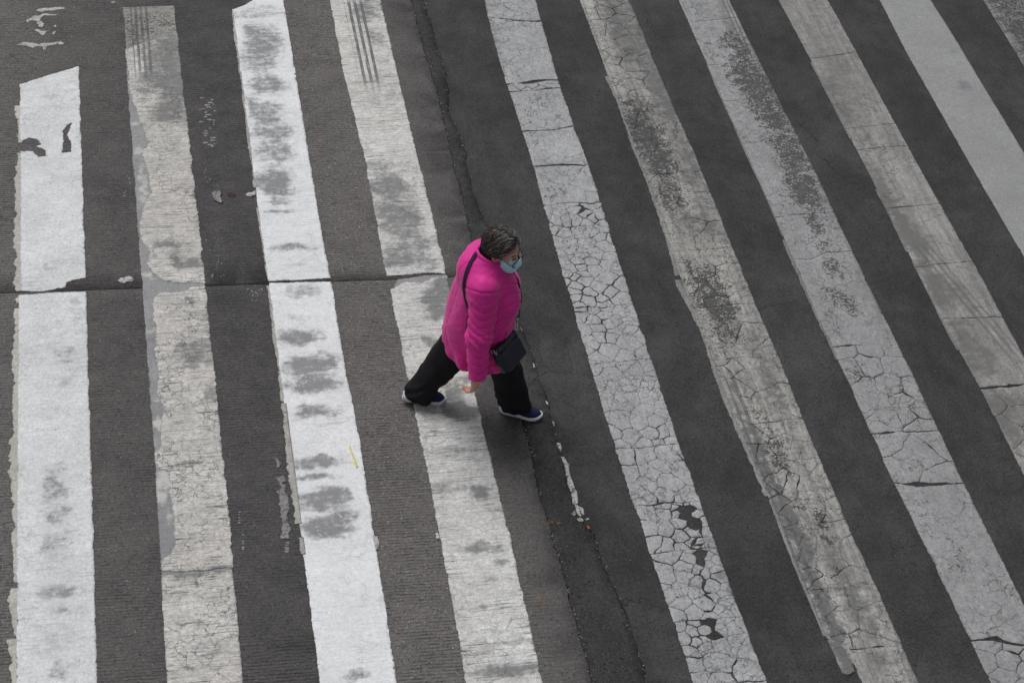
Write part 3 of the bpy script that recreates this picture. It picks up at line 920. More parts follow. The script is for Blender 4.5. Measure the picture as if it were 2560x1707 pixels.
# --- stripe 6: brownish, fine cracks, tyre scuffs
r = stripe_root(6, 'brownish grey cracked stripe, second one right of the woman, with skid streaks')
sk6 = [(G(*Z(5, (300, 930))[0]), G(*Z(8, (1075, 1480))[0]), 0.045, 0.052, 0.8)]
m6 = paint_mat('brownish_worn_paint', (0.5, 0.49, 0.465), (0.38, 0.372, 0.352), 10, streak='y', streak_amt=0.35, crack=0.9, crack_sc=15, pits=0.6, speck=0.8, skids=sk6, warm=(0.36, 0.35, 0.325), grime=(0.105, 0.105, 0.106), grunge=0.55, gate_lo=0.41, pit_thr=0.6, bands=0.7)
g6 = ell(2, [(1900, 120, 110, 200, .75), (2010, 420, 90, 160, .7), (2140, 620, 80, 160, .65), (2000, 1000, 110, 200, .45), (1790, 100, 40, 200, .85), (1850, 300, 50, 160, .5), (2080, 700, 90, 150, .4)]) + ell(3, [(20, 900, 50, 200, .55), (130, 1200, 60, 160, .55), (230, 1480, 70, 120, .55), (100, 1450, 110, 110, .5), (60, 1100, 60, 100, .35)]) + \
    ell(5, [(470, 800, 60, 230, .5), (380, 560, 70, 70, .3), (640, 1100, 70, 180, .45), (330, 1050, 20, 120, .6), (450, 1400, 30, 200, .95)]) + \
    ell(8, [(560, 200, 45, 220, .98), (680, 450, 48, 180, .98), (800, 700, 50, 180, .98), (900, 950, 50, 180, .98), (980, 1200, 48, 180, .98), (1050, 1420, 48, 90, .98), (1080, 900, 80, 260, .5), (1230, 1130, 80, 180, .5), (900, 300, 80, 100, .35), (1340, 1420, 120, 40, .45)])
b6 = ell(2, [(1960, 780, 110, 160, .42), (2080, 1020, 110, 170, .45), (2190, 1300, 90, 120, .36), (1930, 700, 60, 60, .45), (1950, 840, 80, 90, .62), (2040, 940, 80, 110, .66), (2120, 1080, 60, 90, .5), (2160, 1300, 60, 60, .5)]) + ell(5, [(180, 430, 130, 180, .36), (290, 640, 110, 150, .34), (520, 1300, 60, 160, .3), (140, 330, 90, 40, .55), (200, 440, 100, 70, .62), (260, 560, 100, 80, .62), (310, 690, 70, 60, .5), (40, 250, 30, 60, .4)]) + \
    ell(8, [(620, 40, 60, 90, .55), (690, 150, 50, 60, .55), (780, 400, 60, 60, .4), (960, 520, 34, 60, .7), (990, 640, 12, 40, .8), (1040, 830, 30, 20, .5), (920, 480, 30, 40, .7)])
w6 = ell(2, [(1700, 180, 80, 150, .0016), (1830, 400, 30, 60, .003)]) + ell(8, [(750, 260, 70, 40, .004), (950, 500, 40, 60, .002)])
f6 = lambda x, y: 0.75 + 1.1 * max(0.0, (x - ED[6][0](y)) / 0.42) + 0.3 * nz(x, y, 3, 1)
ys = [YHI, 5.0, G(1560, 0)[1] + .15, G(1640, 178)[1], G(1690, 240)[1], G(1760, 430)[1], G(1830, 620)[1], G(1890, 760)[1], G(1925, 888)[1], G(1990, 1050)[1], G(2060, 1145)[1], G(2120, 1300)[1], G(2200, 1460)[1], G(2250, 1612)[1]]
for i in range(len(ys) - 1):
    shattered(r, 6, ys[i], ys[i + 1], m6, 0.16, 6.1 + i * .03, gap=(0.0000, 0.0026), wide=w6, grime=g6, bare=b6, aniso=1.35, sfun=f6)
le6 = ED[6][0]
lb = [(le6(G(*p)[1]) if i == 0 else G(*p)[0], G(*p)[1]) for i, p in enumerate(Z(8, (1115, 1340), (1140, 1450), (1160, 1510), (1190, 1568)))]
lb = lb + [(lb[-1][0], YLO)]
yy = ys[-1]
re6 = ED[6][1]
lp = [(lb[-1][0], YLO)] + re6.run(YLO, yy) + [(lb[0][0] + .03, yy)] + lb[:-1]
lp = [p for p in lp if p[1] <= yy + 1e-6]
add_piece(r, 'paint_slab', thin(rag(inset(resample(lp, 0.01), lambda x, y: 0.0015), 0.004, 6.8)), m6, grime=g6, bare=b6, seed=6.8)
lp = GL(Z(8, (930, 1175), (1070, 1160), (1100, 1300), (1140, 1495), (1105, 1515), (1065, 1510), (1030, 1440), (985, 1320)))
add_piece(r, 'paint_slab', thin(rag(resample(lp, 0.01), 0.003, 6.9)), m6, grime=g6 + ell(8, [(1050, 1350, 60, 200, .98)]), seed=6.9, t=0.0036)
m6b = paint_mat('grey_under_layer', (0.27, 0.268, 0.26), (0.20, 0.20, 0.196), 11, streak='y', streak_amt=0.8, crack=0.3, grime=(0.08, 0.08, 0.08))


def under_layer(root, k, ya, yb, w, seed, mat, side=0, t=0.0018):
    e = ED[k][side]
    sg = -1 if side == 0 else 1
    n = max(8, int(abs(ya - yb) / 0.011))
    yl = [ya + (yb - ya) * i / n for i in range(n + 1)]
    lp = [(e(y) - sg * 0.03, y) for y in yl[::-1]] + [(e(y) + sg * max(0.003, w * (0.85 + 0.8 * nz(0, y, 2.0, seed) + 0.22 * nz(0, y, 20, seed) + 0.2 * nz(0, y, 70, seed))), y) for y in yl]
    add_piece(root, 'old_paint_layer', thin(lp), mat, t=t, seed=seed)


under_layer(r, 6, G(1520, 191)[1], G(1690, 690)[1], 0.022, 6.3, m6b)
under_layer(r, 6, G(1695, 700)[1], G(1920, 1240)[1], 0.030, 6.5, m6b)
under_layer(r, 6, G(1925, 1250)[1], G(2060, 1590)[1], 0.012, 6.7, m6b)

# --- stripe 7: grey with a chain of worn dark patches
r = stripe_root(7, 'grey stripe with a chain of dark worn patches down its upper half')
sk7 = [(G(*Z(3, (270, -60))[0]), G(*Z(3, (500, 470))[0]), 0.05, 0.035, 0.7)]
m7 = paint_mat('grey_worn_paint', (0.345, 0.35, 0.357), (0.29, 0.294, 0.3), 12, streak='y', streak_amt=0.28, crack=0.8, crack_sc=10, pits=0.7, speck=0.75, skids=sk7, grime=(0.155, 0.156, 0.16), grunge=0.42, gate_lo=0.45, pit_thr=0.5, bands=0.3)
g7 = ell(3, [(300, 100, 40, 160, .6), (620, 600, 40, 90, .4), (760, 850, 40, 90, .45), (960, 1200, 60, 140, .5), (1040, 1450, 50, 140, .55), (940, 1310, 30, 20, .9)]) + ell(5, [(1200, 350, 50, 160, .5), (1330, 620, 50, 140, .5), (1000, 425, 30, 18, 1), (1210, 650, 30, 12, .6), (890, 420, 30, 200, .3), (750, 250, 20, 150, .3)]) + ell(8, [(2060, 1120, 50, 70, .5), (1910, 1070, 14, 14, .7)])
b7 = ell(3, [(420, 400, 120, 200, .34), (560, 680, 120, 180, .38), (720, 980, 120, 180, .36), (830, 1280, 110, 180, .36), (350, 270, 70, 60, .5), (400, 360, 60, 50, .5), (450, 490, 100, 70, .72), (510, 580, 100, 60, .70), (590, 700, 110, 70, .74), (610, 790, 80, 60, .68), (700, 960, 90, 60, .55), (740, 1040, 90, 60, .6), (780, 1200, 100, 80, .72), (830, 1310, 70, 60, .64), (880, 1440, 60, 50, .5), (330, 440, 60, 20, .45)]) + \
    ell(5, [(900, 30, 40, 40, .5), (950, 140, 60, 40, .55), (980, 280, 45, 70, .62), (990, 480, 60, 60, .45), (1090, 520, 70, 70, .55), (1150, 920, 100, 60, .25), (1200, 1010, 90, 40, .35)]) + ell(8, [(1560, 400, 120, 160, .18), (1800, 750, 120, 160, .22)])
cuts = [(Z(3, (52, 147), (200, 138), (340, 118))), (Z(3, (180, 432), (300, 422), (440, 404), (545, 400))), (Z(3, (300, 664), (450, 655), (645, 640))), (Z(3, (405, 942), (530, 930), (570, 905), (755, 888))), (Z(3, (620, 1424), (760, 1405), (985, 1390))), (Z(5, (738, 228), (850, 235), (960, 190), (1110, 178))), (Z(5, (1000, 806), (1110, 792), (1230, 800), (1300, 815), (1392, 790)))]
prev = YHI
for i, c in enumerate(cuts):
    slab(r, 7, prev, c, m7, seed=7.1 + i * .05, grime=g7, bare=b7, gap=0.0006 + 0.0009 * (i in (0, 4, 6)), amp=0.003)
    prev = c
w7 = ell(5, [(1230, 870, 30, 40, .004), (1490, 1110, 90, 30, .006), (1550, 1230, 60, 60, .004), (1330, 1355, 60, 20, .008), (1620, 1460, 40, 40, .005)]) + ell(8, [(1520, 235, 40, 30, .006), (2090, 1230, 30, 40, .008), (2180, 1370, 40, 20, .006)])
kq = dict(grime=g7, bare=b7)
shattered(r, 7, Z(5, (1000, 809), (1392, 793)), Z(5, (1265, 1370), (1690, 1350)), m7, 0.18, 7.6, gap=(0.0000, 0.0026), wide=w7, sfun=lambda x, y: 1.0 + 0.7 * nz(x, y, 3, 2), **kq)
shattered(r, 7, Z(5, (1266, 1373), (1692, 1353)), Z(8, (1404, 260), (1835, 266)), m7, 0.26, 7.7, gap=(0.0004, 0.0026), wide=w7, **kq)
slab(r, 7, Z(8, (1405, 262), (1560, 288), (1835, 268)), Z(8, (1890, 1292), (1980, 1280), (2070, 1268), (2130, 1300), (2300, 1345)), m7, seed=7.8, gap=0.001, **kq)
shattered(r, 7, Z(8, (1892, 1296), (2300, 1349)), G(*Z(8, (2220, 1640))[0])[1], m7, 0.15, 7.9, gap=(0.0006, 0.003), wide=w7, **kq)
slab(r, 7, G(*Z(8, (2220, 1640))[0])[1], YLO, m7, seed=7.95, gap=0.001, **kq)
m7b = paint_mat('grey_skirt_layer', (0.22, 0.22, 0.22), (0.17, 0.17, 0.17), 13, streak='y', streak_amt=0.7, crack=0.3, grime=(0.07, 0.07, 0.07))
under_layer(r, 7, G(1964, 600)[1], G(2100, 900)[1], 0.024, 7.3, m7b)
under_layer(r, 7, G(1769, 165)[1], G(1964, 590)[1], 0.008, 7.4, m7b)

# --- stripe 8: brown grey, cut across into blocks
r = stripe_root(8, 'brownish grey stripe cut across by straight cracks into long blocks')
sk8 = [(G(*Z(5, (1560, 130))[0]), G(*Z(5, (2300, 1000))[0]), 0.07, 0.05, 0.6)]
m8 = paint_mat('brown_grey_paint', (0.38, 0.372, 0.355), (0.28, 0.275, 0.264), 14, streak='y', streak_amt=0.35, crack=0.7, crack_sc=9, pits=0.6, speck=0.6, skids=sk8, grime=(0.115, 0.114, 0.112), grunge=0.5, gate_lo=0.46, pit_thr=0.6, bands=0.62)
g8 = ell(3, [(880, 170, 90, 120, .3), (1000, 560, 60, 80, .5), (1100, 740, 60, 60, .7), (1060, 430, 60, 60, .4), (1180, 900, 40, 60, .5), (1260, 1150, 60, 110, .6), (1340, 1290, 60, 60, .8), (1430, 1430, 60, 80, .9), (1480, 1520, 60, 60, .8), (1360, 1050, 90, 30, .25)]) + \
    ell(5, [(1540, 120, 90, 90, .9), (1620, 330, 70, 80, .75), (1720, 460, 110, 90, .85), (1830, 640, 90, 30, .6), (1880, 760, 90, 80, .8), (1960, 900, 90, 100, .7), (2010, 850, 40, 100, .5), (2080, 1180, 90, 90, .85), (1830, 740, 18, 18, 1), (2150, 1350, 70, 120, .8)])
cuts = [Z(3, (845, 384), (960, 374), (1120, 345)), Z(3, (1082, 844), (1250, 828), (1405, 812)), Z(3, (1160, 984), (1330, 966), (1500, 954)), Z(3, (1344, 1368), (1520, 1350), (1700, 1332)), Z(5, (1565, 284), (1720, 262), (1905, 246)), Z(5, (1700, 620), (1850, 618), (2110, 608)), Z(5, (1955, 1078), (2050, 1062), (2280, 1048))]
prev = YHI
for i, c in enumerate(cuts):
    slab(r, 8, prev, c, m8, seed=8.1 + i * .05, grime=g8, gap=0.0010 + 0.0010 * (i in (1, 3, 6)), amp=0.004)
    prev = c
y0 = G(*Z(5, (2080, 1078))[0])[1]
shattered(r, 8, Z(5, (1956, 1082), (2280, 1052)), y0 - 1.1, m8, 0.2, 8.7, gap=(0.0006, 0.0022), grime=g8)
slab(r, 8, y0 - 1.1, YLO, m8, seed=8.9, grime=g8)
for i, (a, b) in enumerate(((1.9, 2.9), (0.6, 1.3), (-0.4, 0.5))):
    under_layer(r, 8, b, a, 0.010, 8.3 + i, m7b)

# --- stripes 9 and 10: right side
r = stripe_root(9, 'smooth plain grey stripe without cracks in the upper right corner area')
m9 = paint_mat('smooth_grey_paint', (0.295, 0.299, 0.303), (0.262, 0.266, 0.270), 15, streak='y', streak_amt=0.12, crack=0.0, pits=0.35, speck=0.22, fine_amt=0.3, grunge=0.12, pit_thr=0.7)
slab(r, 9, YHI, YLO, m9, seed=9.1, amp=0.0025, grime=ell(3, [(1850, 560, 40, 30, .6), (1760, 340, 60, 16, .35), (1610, 440, 8, 10, .9), (1475, 270, 7, 7, .9), (1900, 650, 80, 60, .2)]))
r = stripe_root(10, 'blackened worn stripe at the edge of the upper right corner')
m10 = paint_mat('blackened_paint', (0.29, 0.29, 0.285), (0.22, 0.22, 0.216), 16, streak='y', streak_amt=0.9, crack=0.2, grime=(0.07, 0.07, 0.072))
slab(r, 10, YHI, YLO, m10, seed=10.1, amp=0.003, bbase=0.0, bare=[(ED[10][0](3.5) + 0.19, 3.3, 0.16, 1.0, .62), (ED[10][0](1) + 0.2, 1.0, 0.15, 1.5, .55)], gbase=0.35)
# further stripes outside the frame, so that the crossing goes on
ED[11] = (lambda y: 5.36, lambda y: 5.77)
for k, x0 in ((11, 5.36), (12, 6.16)):
    le_ = Edge(EDGE[10][0]); le_.x = np.full_like(le_.x, x0)
    re_ = Edge(EDGE[10][0]); re_.x = np.full_like(re_.x, x0 + 0.41)
    ED[k] = (le_, re_)
    r = stripe_root(k, 'plain grey stripe just beyond the blackened one' if k == 11 else 'plain grey stripe farthest out beyond the blackened one')
    slab(r, k, YHI, YLO, m9, seed=k + .1, grid=0.05)

# ------------------------------------------------------------------ small marks on the road
M_OLD = paint_mat('old_white_paint', (0.52, 0.52, 0.505), (0.40, 0.395, 0.38), 21, streak_amt=0.4, crack=0.2, grunge=0.2, bare_col=(0.075, 0.071, 0.071))
M_OLD2 = paint_mat('old_grey_paint', (0.33, 0.325, 0.31), (0.22, 0.216, 0.21), 22, streak_amt=0.5, crack=0.2, grunge=0.35, bare_col=(0.075, 0.071, 0.071))
M_ORANGE = Mat('orange_paint', 0.7).color((0.19, 0.115, 0.055)).mat
M_RED = Mat('red_paint', 0.7).color((0.50, 0.10, 0.06)).mat


def mark(name, label, cat, at_px, group=None):
    g = G(*at_px)
    o = bpy.data.objects.new(name, None)
    o.location = (g[0], g[1], 0)
    COL.objects.link(o)
    return tag(o, label, cat, group)


def scrap(root, px, mat, amp=0.006, seed=0.0, t=0.002, name='paint_scrap', z0=0.0, wear=0.30):
    lp = thin(rag(resample(GL(px), 0.007), amp, seed))
    return add_piece(root, name, lp, mat, t=t, seed=seed, grid=0.012, z0=z0, bbase=wear, edge_wear=0.48)


def blot(tile, x, y, rx, ry, seed, n=14):
    r_ = random.Random(seed)
    pts = []
    for k in range(n):
        a = 2 * math.pi * k / n
        f = r_.uniform(0.65, 1.15)
        pts.append((x + rx * f * math.cos(a), y + ry * f * math.sin(a)))
    return Z(tile, *pts) if tile != 'W' else W(*pts)


r = mark('paint_remnant', 'scraps of white paint left on the concrete in the upper left corner', 'paint mark', (100, 70))
scrap(r, Z(1, (235, 72), (260, 55), (330, 55), (372, 48), (422, 52), (420, 64), (380, 66), (340, 74), (300, 74), (262, 82)), M_OLD, seed=30)
scrap(r, Z(1, (160, 148), (180, 128), (205, 118), (220, 104), (258, 106), (280, 92), (340, 90), (382, 96), (340, 104), (290, 102), (268, 120), (262, 138), (285, 160), (284, 182), (262, 180), (240, 160), (236, 142), (200, 138), (180, 148)), M_OLD, amp=0.009, seed=31)
scrap(r, Z(1, (225, 200), (250, 194), (268, 204), (304, 204), (296, 218), (276, 236), (256, 230), (254, 214)), M_OLD, amp=0.009, seed=32)
scrap(r, Z(1, (340, 228), (352, 208), (362, 204), (366, 214), (352, 226)), M_OLD, seed=33)
scrap(r, Z(1, (352, 176), (362, 166), (370, 180), (360, 184)), M_OLD, seed=34)
scrap(r, Z(1, (108, 296), (130, 286), (150, 276), (200, 280), (240, 288), (290, 286), (330, 284), (372, 276), (398, 270), (422, 286), (412, 294), (380, 290), (340, 298), (302, 306), (300, 330), (284, 326), (270, 308), (236, 304), (214, 322), (196, 308), (160, 300)), M_OLD, amp=0.007, seed=35)
scrap(r, blot(1, 740, 18, 14, 8, 3), M_OLD, seed=36)

r = mark('paint_remnant', 'faded old paint traces caught between the grooves beside the brightest stripe', 'paint mark', (515, 310))
rr = random.Random(9)
k = 0
for (x, y, w, h) in ((1345, 700, 60, 60), (1390, 690, 26, 40), (1340, 780, 55, 30), (1400, 810, 40, 25), (1365, 900, 45, 60), (1390, 950, 34, 28), (1340, 1110, 10, 60), (1362, 1190, 22, 22), (1405, 1212, 20, 10), (845, 1180, 30, 30), (820, 1265, 18, 18)):
    yy = y - h
    while yy < y + h:
        if rr.random() < 0.72:
            ww = w * rr.uniform(0.12, 0.5)
            xx = x + rr.uniform(-0.6, 0.6) * w
            scrap(r, Z(1, (xx - ww, yy), (xx - ww * .3, yy - 3), (xx + ww, yy - 1), (xx + ww * .9, yy + 6), (xx, yy + 8), (xx - ww * .9, yy + 7)), M_OLD2, amp=0.006, seed=40 + k * .1, t=0.0012, wear=0.42)
            k += 1
        yy += 15

r = mark('paint_remnant', 'rough vertical strip of old paint left of the brightest stripe near the bottom', 'paint mark', (708, 1250))
strip_px = [(1848, 208), (1856, 225), (1862, 250), (1840, 262), (1866, 285), (1858, 318), (1888, 345), (1880, 380), (1892, 430), (1876, 470), (1884, 520), (1898, 560), (1890, 600), (1894, 628), (1840, 628), (1846, 600), (1836, 560), (1842, 520), (1832, 480), (1830, 440), (1816, 400), (1826, 370), (1820, 330), (1804, 322), (1832, 300), (1826, 262), (1800, 228), (1830, 222)]
scrap(r, Z(6, *strip_px), M_OLD2, amp=0.010, seed=51, t=0.003)
scrap(r, Z(6, (1796, 98), (1822, 98), (1818, 112), (1838, 128), (1826, 160), (1806, 166), (1812, 140), (1800, 122)), M_OLD2, amp=0.006, seed=52)
for i in range(7):
    yy = 645 + i * 11
    scrap(r, Z(6, (1860 + rr.uniform(-8, 8), yy), (1892 + rr.uniform(-10, 6), yy - 2), (1890, yy + 5), (1862, yy + 6)), M_OLD2, amp=0.004, seed=53 + i * .1, t=0.0012)
for x, ys in ((1565, (450, 468, 486, 504, 520)), (1588, (600, 640, 655, 680, 694))):
    for yy in ys:
        scrap(r, Z(6, (x - 9, yy - 4), (x + 8, yy - 5), (x + 9, yy + 5), (x - 8, yy + 5)), M_OLD2, amp=0.003, seed=54 + yy * .01, t=0.0012)

r = mark('paint_remnant', 'thick white paint splash next to the joint between the two leftmost stripes', 'paint mark', (315, 700))
scrap(r, Z(4, (772, 375), (782, 356), (812, 352), (836, 342), (860, 350), (878, 366), (868, 378), (830, 380), (822, 390), (790, 388)), M_OLD, amp=0.006, seed=61, t=0.007)

r = mark('paint_remnant', 'speckled white paint splatter beside the joint left of the brightest stripe', 'paint mark', (636, 736))
for i in range(34):
    a, d = rr.uniform(0, 6.28), rr.uniform(0, 1) ** 0.7
    scrap(r, blot(4, 1665 + 55 * d * math.cos(a), 455 + 55 * d * math.sin(a), rr.uniform(2.5, 9), rr.uniform(2.5, 8), i, 7), M_OLD2, amp=0.003, seed=62 + i * .1, t=0.0015)
for i in range(26):
    scrap(r, blot(4, 1415 + rr.gauss(0, 22), rr.uniform(90, 350), rr.uniform(2, 9), rr.uniform(2, 7), i + 50, 7), M_OLD2, amp=0.003, seed=66 + i * .1, t=0.0012)

r = mark('paint_flake', 'loose curled grey paint flake lying on the concrete left of the brightest stripe', 'paint flake', (543, 494), 'loose paint flakes on the concrete')
scrap(r, Z(1, (1385, 1270), (1400, 1256), (1440, 1254), (1448, 1272), (1436, 1290), (1456, 1318), (1446, 1334), (1420, 1322), (1400, 1312), (1390, 1290)), M_OLD2, amp=0.004, seed=71, t=0.010)
r = mark('paint_flake', 'small pale paint flake touching the left edge of the brightest stripe', 'paint flake', (625, 488), 'loose paint flakes on the concrete')
scrap(r, Z(1, (1604, 1274), (1622, 1262), (1650, 1260), (1662, 1240), (1676, 1256), (1668, 1280), (1640, 1290), (1616, 1288)), M_OLD, amp=0.004, seed=72, t=0.006)
M_BROWN = Mat('brown_dirt', 0.9).color((0.045, 0.033, 0.026)).mat
r = mark('dirt_patch', 'dark brown dirt smear beside the curled paint flake', 'dirt', (580, 487))
scrap(r, blot(1, 1512, 1272, 32, 16, 5), M_BROWN, amp=0.006, seed=73, t=0.0015, name='smear')

# thin lane line left on the seam
r = mark('lane_line', 'thin broken white line on the seam right of the front shoe', 'lane line', (1412, 1180))
scrap(r, Z(7, (1416, 0), (1440, 0), (1452, 40), (1444, 66), (1430, 40)), M_OLD, amp=0.006, seed=81, t=0.003, name='line_piece')
scrap(r, Z(7, (1440, 92), (1462, 92), (1484, 130), (1500, 150), (1492, 160), (1502, 210), (1528, 270), (1548, 330), (1552, 390), (1540, 412), (1520, 392), (1508, 330), (1488, 260), (1470, 180), (1462, 140)), M_OLD, amp=0.006, seed=82, t=0.003, name='line_piece')
scrap(r, Z(7, (1538, 412), (1558, 406), (1570, 440), (1578, 478), (1560, 484), (1546, 450)), M_OLD, amp=0.005, seed=83, t=0.003, name='line_piece')
scrap(r, Z(7, (1560, 414), (1588, 424), (1600, 470), (1586, 478), (1572, 450)), M_OLD, amp=0.005, seed=84, t=0.003, name='line_piece')
scrap(r, Z(7, (1512, 470), (1528, 438), (1544, 462), (1530, 482)), M_OLD2, amp=0.005, seed=85, t=0.003, name='line_piece')
scrap(r, Z(7, (1548, 496), (1570, 488), (1590, 502), (1584, 516), (1556, 512)), M_OLD, amp=0.004, seed=86, t=0.003, name='line_piece')
scrap(r, Z(7, (1598, 494), (1622, 490), (1630, 500), (1608, 506)), M_OLD, amp=0.004, seed=87, t=0.003, name='line_piece')
scrap(r, Z(7, (1606, 540), (1622, 544), (1634, 560), (1624, 564)), M_RED, amp=0.003, seed=88, t=0.003, name='red_spot')
for q in (W((1040, 1080), (1052, 1088), (1060, 1120), (1048, 1116)), W((952, 835), (962, 845), (968, 862), (956, 852)), W((1134, 1350), (1148, 1360), (1152, 1386), (1138, 1378)), W((1178, 1490), (1190, 1500), (1194, 1530), (1182, 1520))):
    scrap(r, q, M_OLD, amp=0.004, seed=q[0][0], t=0.003, name='line_piece')

r = mark('paint_spots', 'faint orange paint spots crossing the concrete edge near the bottom', 'paint mark', (1350, 1310))
for (x, y, sx, sy, n) in ((1250, 537, 16, 9, 10), (1318, 488, 5, 14, 4), (1400, 518, 46, 11, 22), (1200, 545, 40, 5, 6), (1312, 1000, 16, 32, 12), (1270, 1026, 26, 5, 5), (280, 480, 8, 10, 4), (356, 486, 10, 9, 5)):
    for i in range(n):
        scrap(r, blot(7, x + rr.gauss(0, .6) * sx, y + rr.gauss(0, .6) * sy, rr.uniform(2.5, 8), rr.uniform(2, 5), i + int(x), 7), M_ORANGE, amp=0.003, seed=90 + i * .1 + x, t=0.0008, name='spot')

# grit along the seams and on the road: too many stones to count, one object
def grit_mesh(spots):
    v, f, g = [], [], []
    for (x, y, z, s, c) in spots:
        b = len(v)
        a0 = rr.uniform(0, 6.28)
        e = rr.uniform(0.6, 1.3)
        for k in range(5):
            a = a0 + k * 1.2566 + rr.uniform(-.3, .3)
            v.append((x + s * math.cos(a) * e, y + s * math.sin(a), z - s * 0.2))
        for k in range(3):
            a = a0 + k * 2.094 + rr.uniform(-.3, .3)
            v.append((x + s * 0.55 * math.cos(a) * e, y + s * 0.55 * math.sin(a), z + s * rr.uniform(0.45, 0.8)))
        f += [(b + 5, b + 6, b + 7), (b, b + 1, b + 5), (b + 1, b + 6, b + 5), (b + 1, b + 2, b + 6), (b + 2, b + 3, b + 6), (b + 3, b + 7, b + 6), (b + 3, b + 4, b + 7), (b + 4, b, b + 7), (b, b + 5, b + 7)]
        g += [c] * 8
    me_ = mesh_np('grit', v, f, False)
    at_ = me_.attributes.new('tone', 'FLOAT', 'POINT')
    at_.data.foreach_set('value', np.array(g, np.float32))
    return me_


spots = []
for line, n, off in ((s1c, 1500, 0.012), (s2s, 620, 0.008)):
    pts = [p for p in line if -3.3 < p[1] < 4.6]
    for _ in range(n):
        p = rr.choice(pts)
        if nz(p[0], p[1], 3.0, 71) < rr.uniform(-0.5, 0.25):
            continue
        spots.append((p[0] + rr.gauss(0, off), p[1] + rr.uniform(-.01, .01), -0.002, rr.uniform(0.0018, 0.0062), rr.random()))
for _ in range(420):
    spots.append((rr.uniform(-3.3, 5), rr.uniform(-3.2, 4.4), 0.001, rr.uniform(0.0012, 0.0036), 0.35 + 0.65 * rr.random()))
gm = Mat('grit_stone', 0.85)
tn = gm.attr('tone')
gm.color(gm.mix(tn, gm.mix(tn.gt(0.3), (0.03, 0.029, 0.028), (0.10, 0.075, 0.06)), (0.36, 0.33, 0.30)))
tag(new_obj('grit', grit_mesh(spots), None, gm.mat), 'loose grit gathered along the cracks', kind='stuff')

# ------------------------------------------------------------------ distance-field modelling
def smin(a, b, k):
    h = np.maximum(k - np.abs(a - b), 0.0) / k
    return np.minimum(a, b) - h * h * k * 0.25


def smax(a, b, k):
    return -smin(-a, -b, k)


_LAT = np.random.default_rng(11).random((32, 32, 32)).astype(np.float32)


def vnoise(x, y, z, s):
    """smooth value noise, arrays of equal shape"""
    r = 0.0
    X, Y, Zz = x * s + 100.0, y * s + 100.0, z * s + 100.0
    i, j, k = np.floor(X).astype(int), np.floor(Y).astype(int), np.floor(Zz).astype(int)
    u, v, w = X - i, Y - j, Zz - k
    u, v, w = u * u * (3 - 2 * u), v * v * (3 - 2 * v), w * w * (3 - 2 * w)
    for a in (0, 1):
        for b in (0, 1):
            for c in (0, 1):
                r = r + _LAT[(i + a) % 32, (j + b) % 32, (k + c) % 32] * (u if a else 1 - u) * (v if b else 1 - v) * (w if c else 1 - w)
    return r - 0.5


def cone(p, a, b, ra, rb):
    """rounded cone distance and the parameter along it"""
    a, b = np.asarray(a, float), np.asarray(b, float)
    ab = b - a
    t = ((p[0] - a[0]) * ab[0] + (p[1] - a[1]) * ab[1] + (p[2] - a[2]) * ab[2]) / float(ab @ ab)
    t = np.clip(t, 0, 1)
    d = np.sqrt((p[0] - a[0] - t * ab[0]) ** 2 + (p[1] - a[1] - t * ab[1]) ** 2 + (p[2] - a[2] - t * ab[2]) ** 2)
    return d - (ra + (rb - ra) * t), t


def ellip(p, c, r, axes=None):
    q = [p[i] - c[i] for i in range(3)]
    if axes is not None:
        q = [q[0] * ax[0] + q[1] * ax[1] + q[2] * ax[2] for ax in axes]
    k0 = np.sqrt((q[0] / r[0]) ** 2 + (q[1] / r[1]) ** 2 + (q[2] / r[2]) ** 2)
    k1 = np.sqrt((q[0] / r[0] ** 2) ** 2 + (q[1] / r[1] ** 2) ** 2 + (q[2] / r[2] ** 2) ** 2) + 1e-9
    return k0 * (k0 - 1.0) / k1


def rbox(p, c, hs_, r, axes):
    q = [p[i] - c[i] for i in range(3)]
    q = [np.abs(q[0] * ax[0] + q[1] * ax[1] + q[2] * ax[2]) - h + r for ax, h in zip(axes, hs_)]
    return np.sqrt(sum(np.maximum(e, 0) ** 2 for e in q)) + np.minimum(np.maximum(np.maximum(q[0], q[1]), q[2]), 0) - r


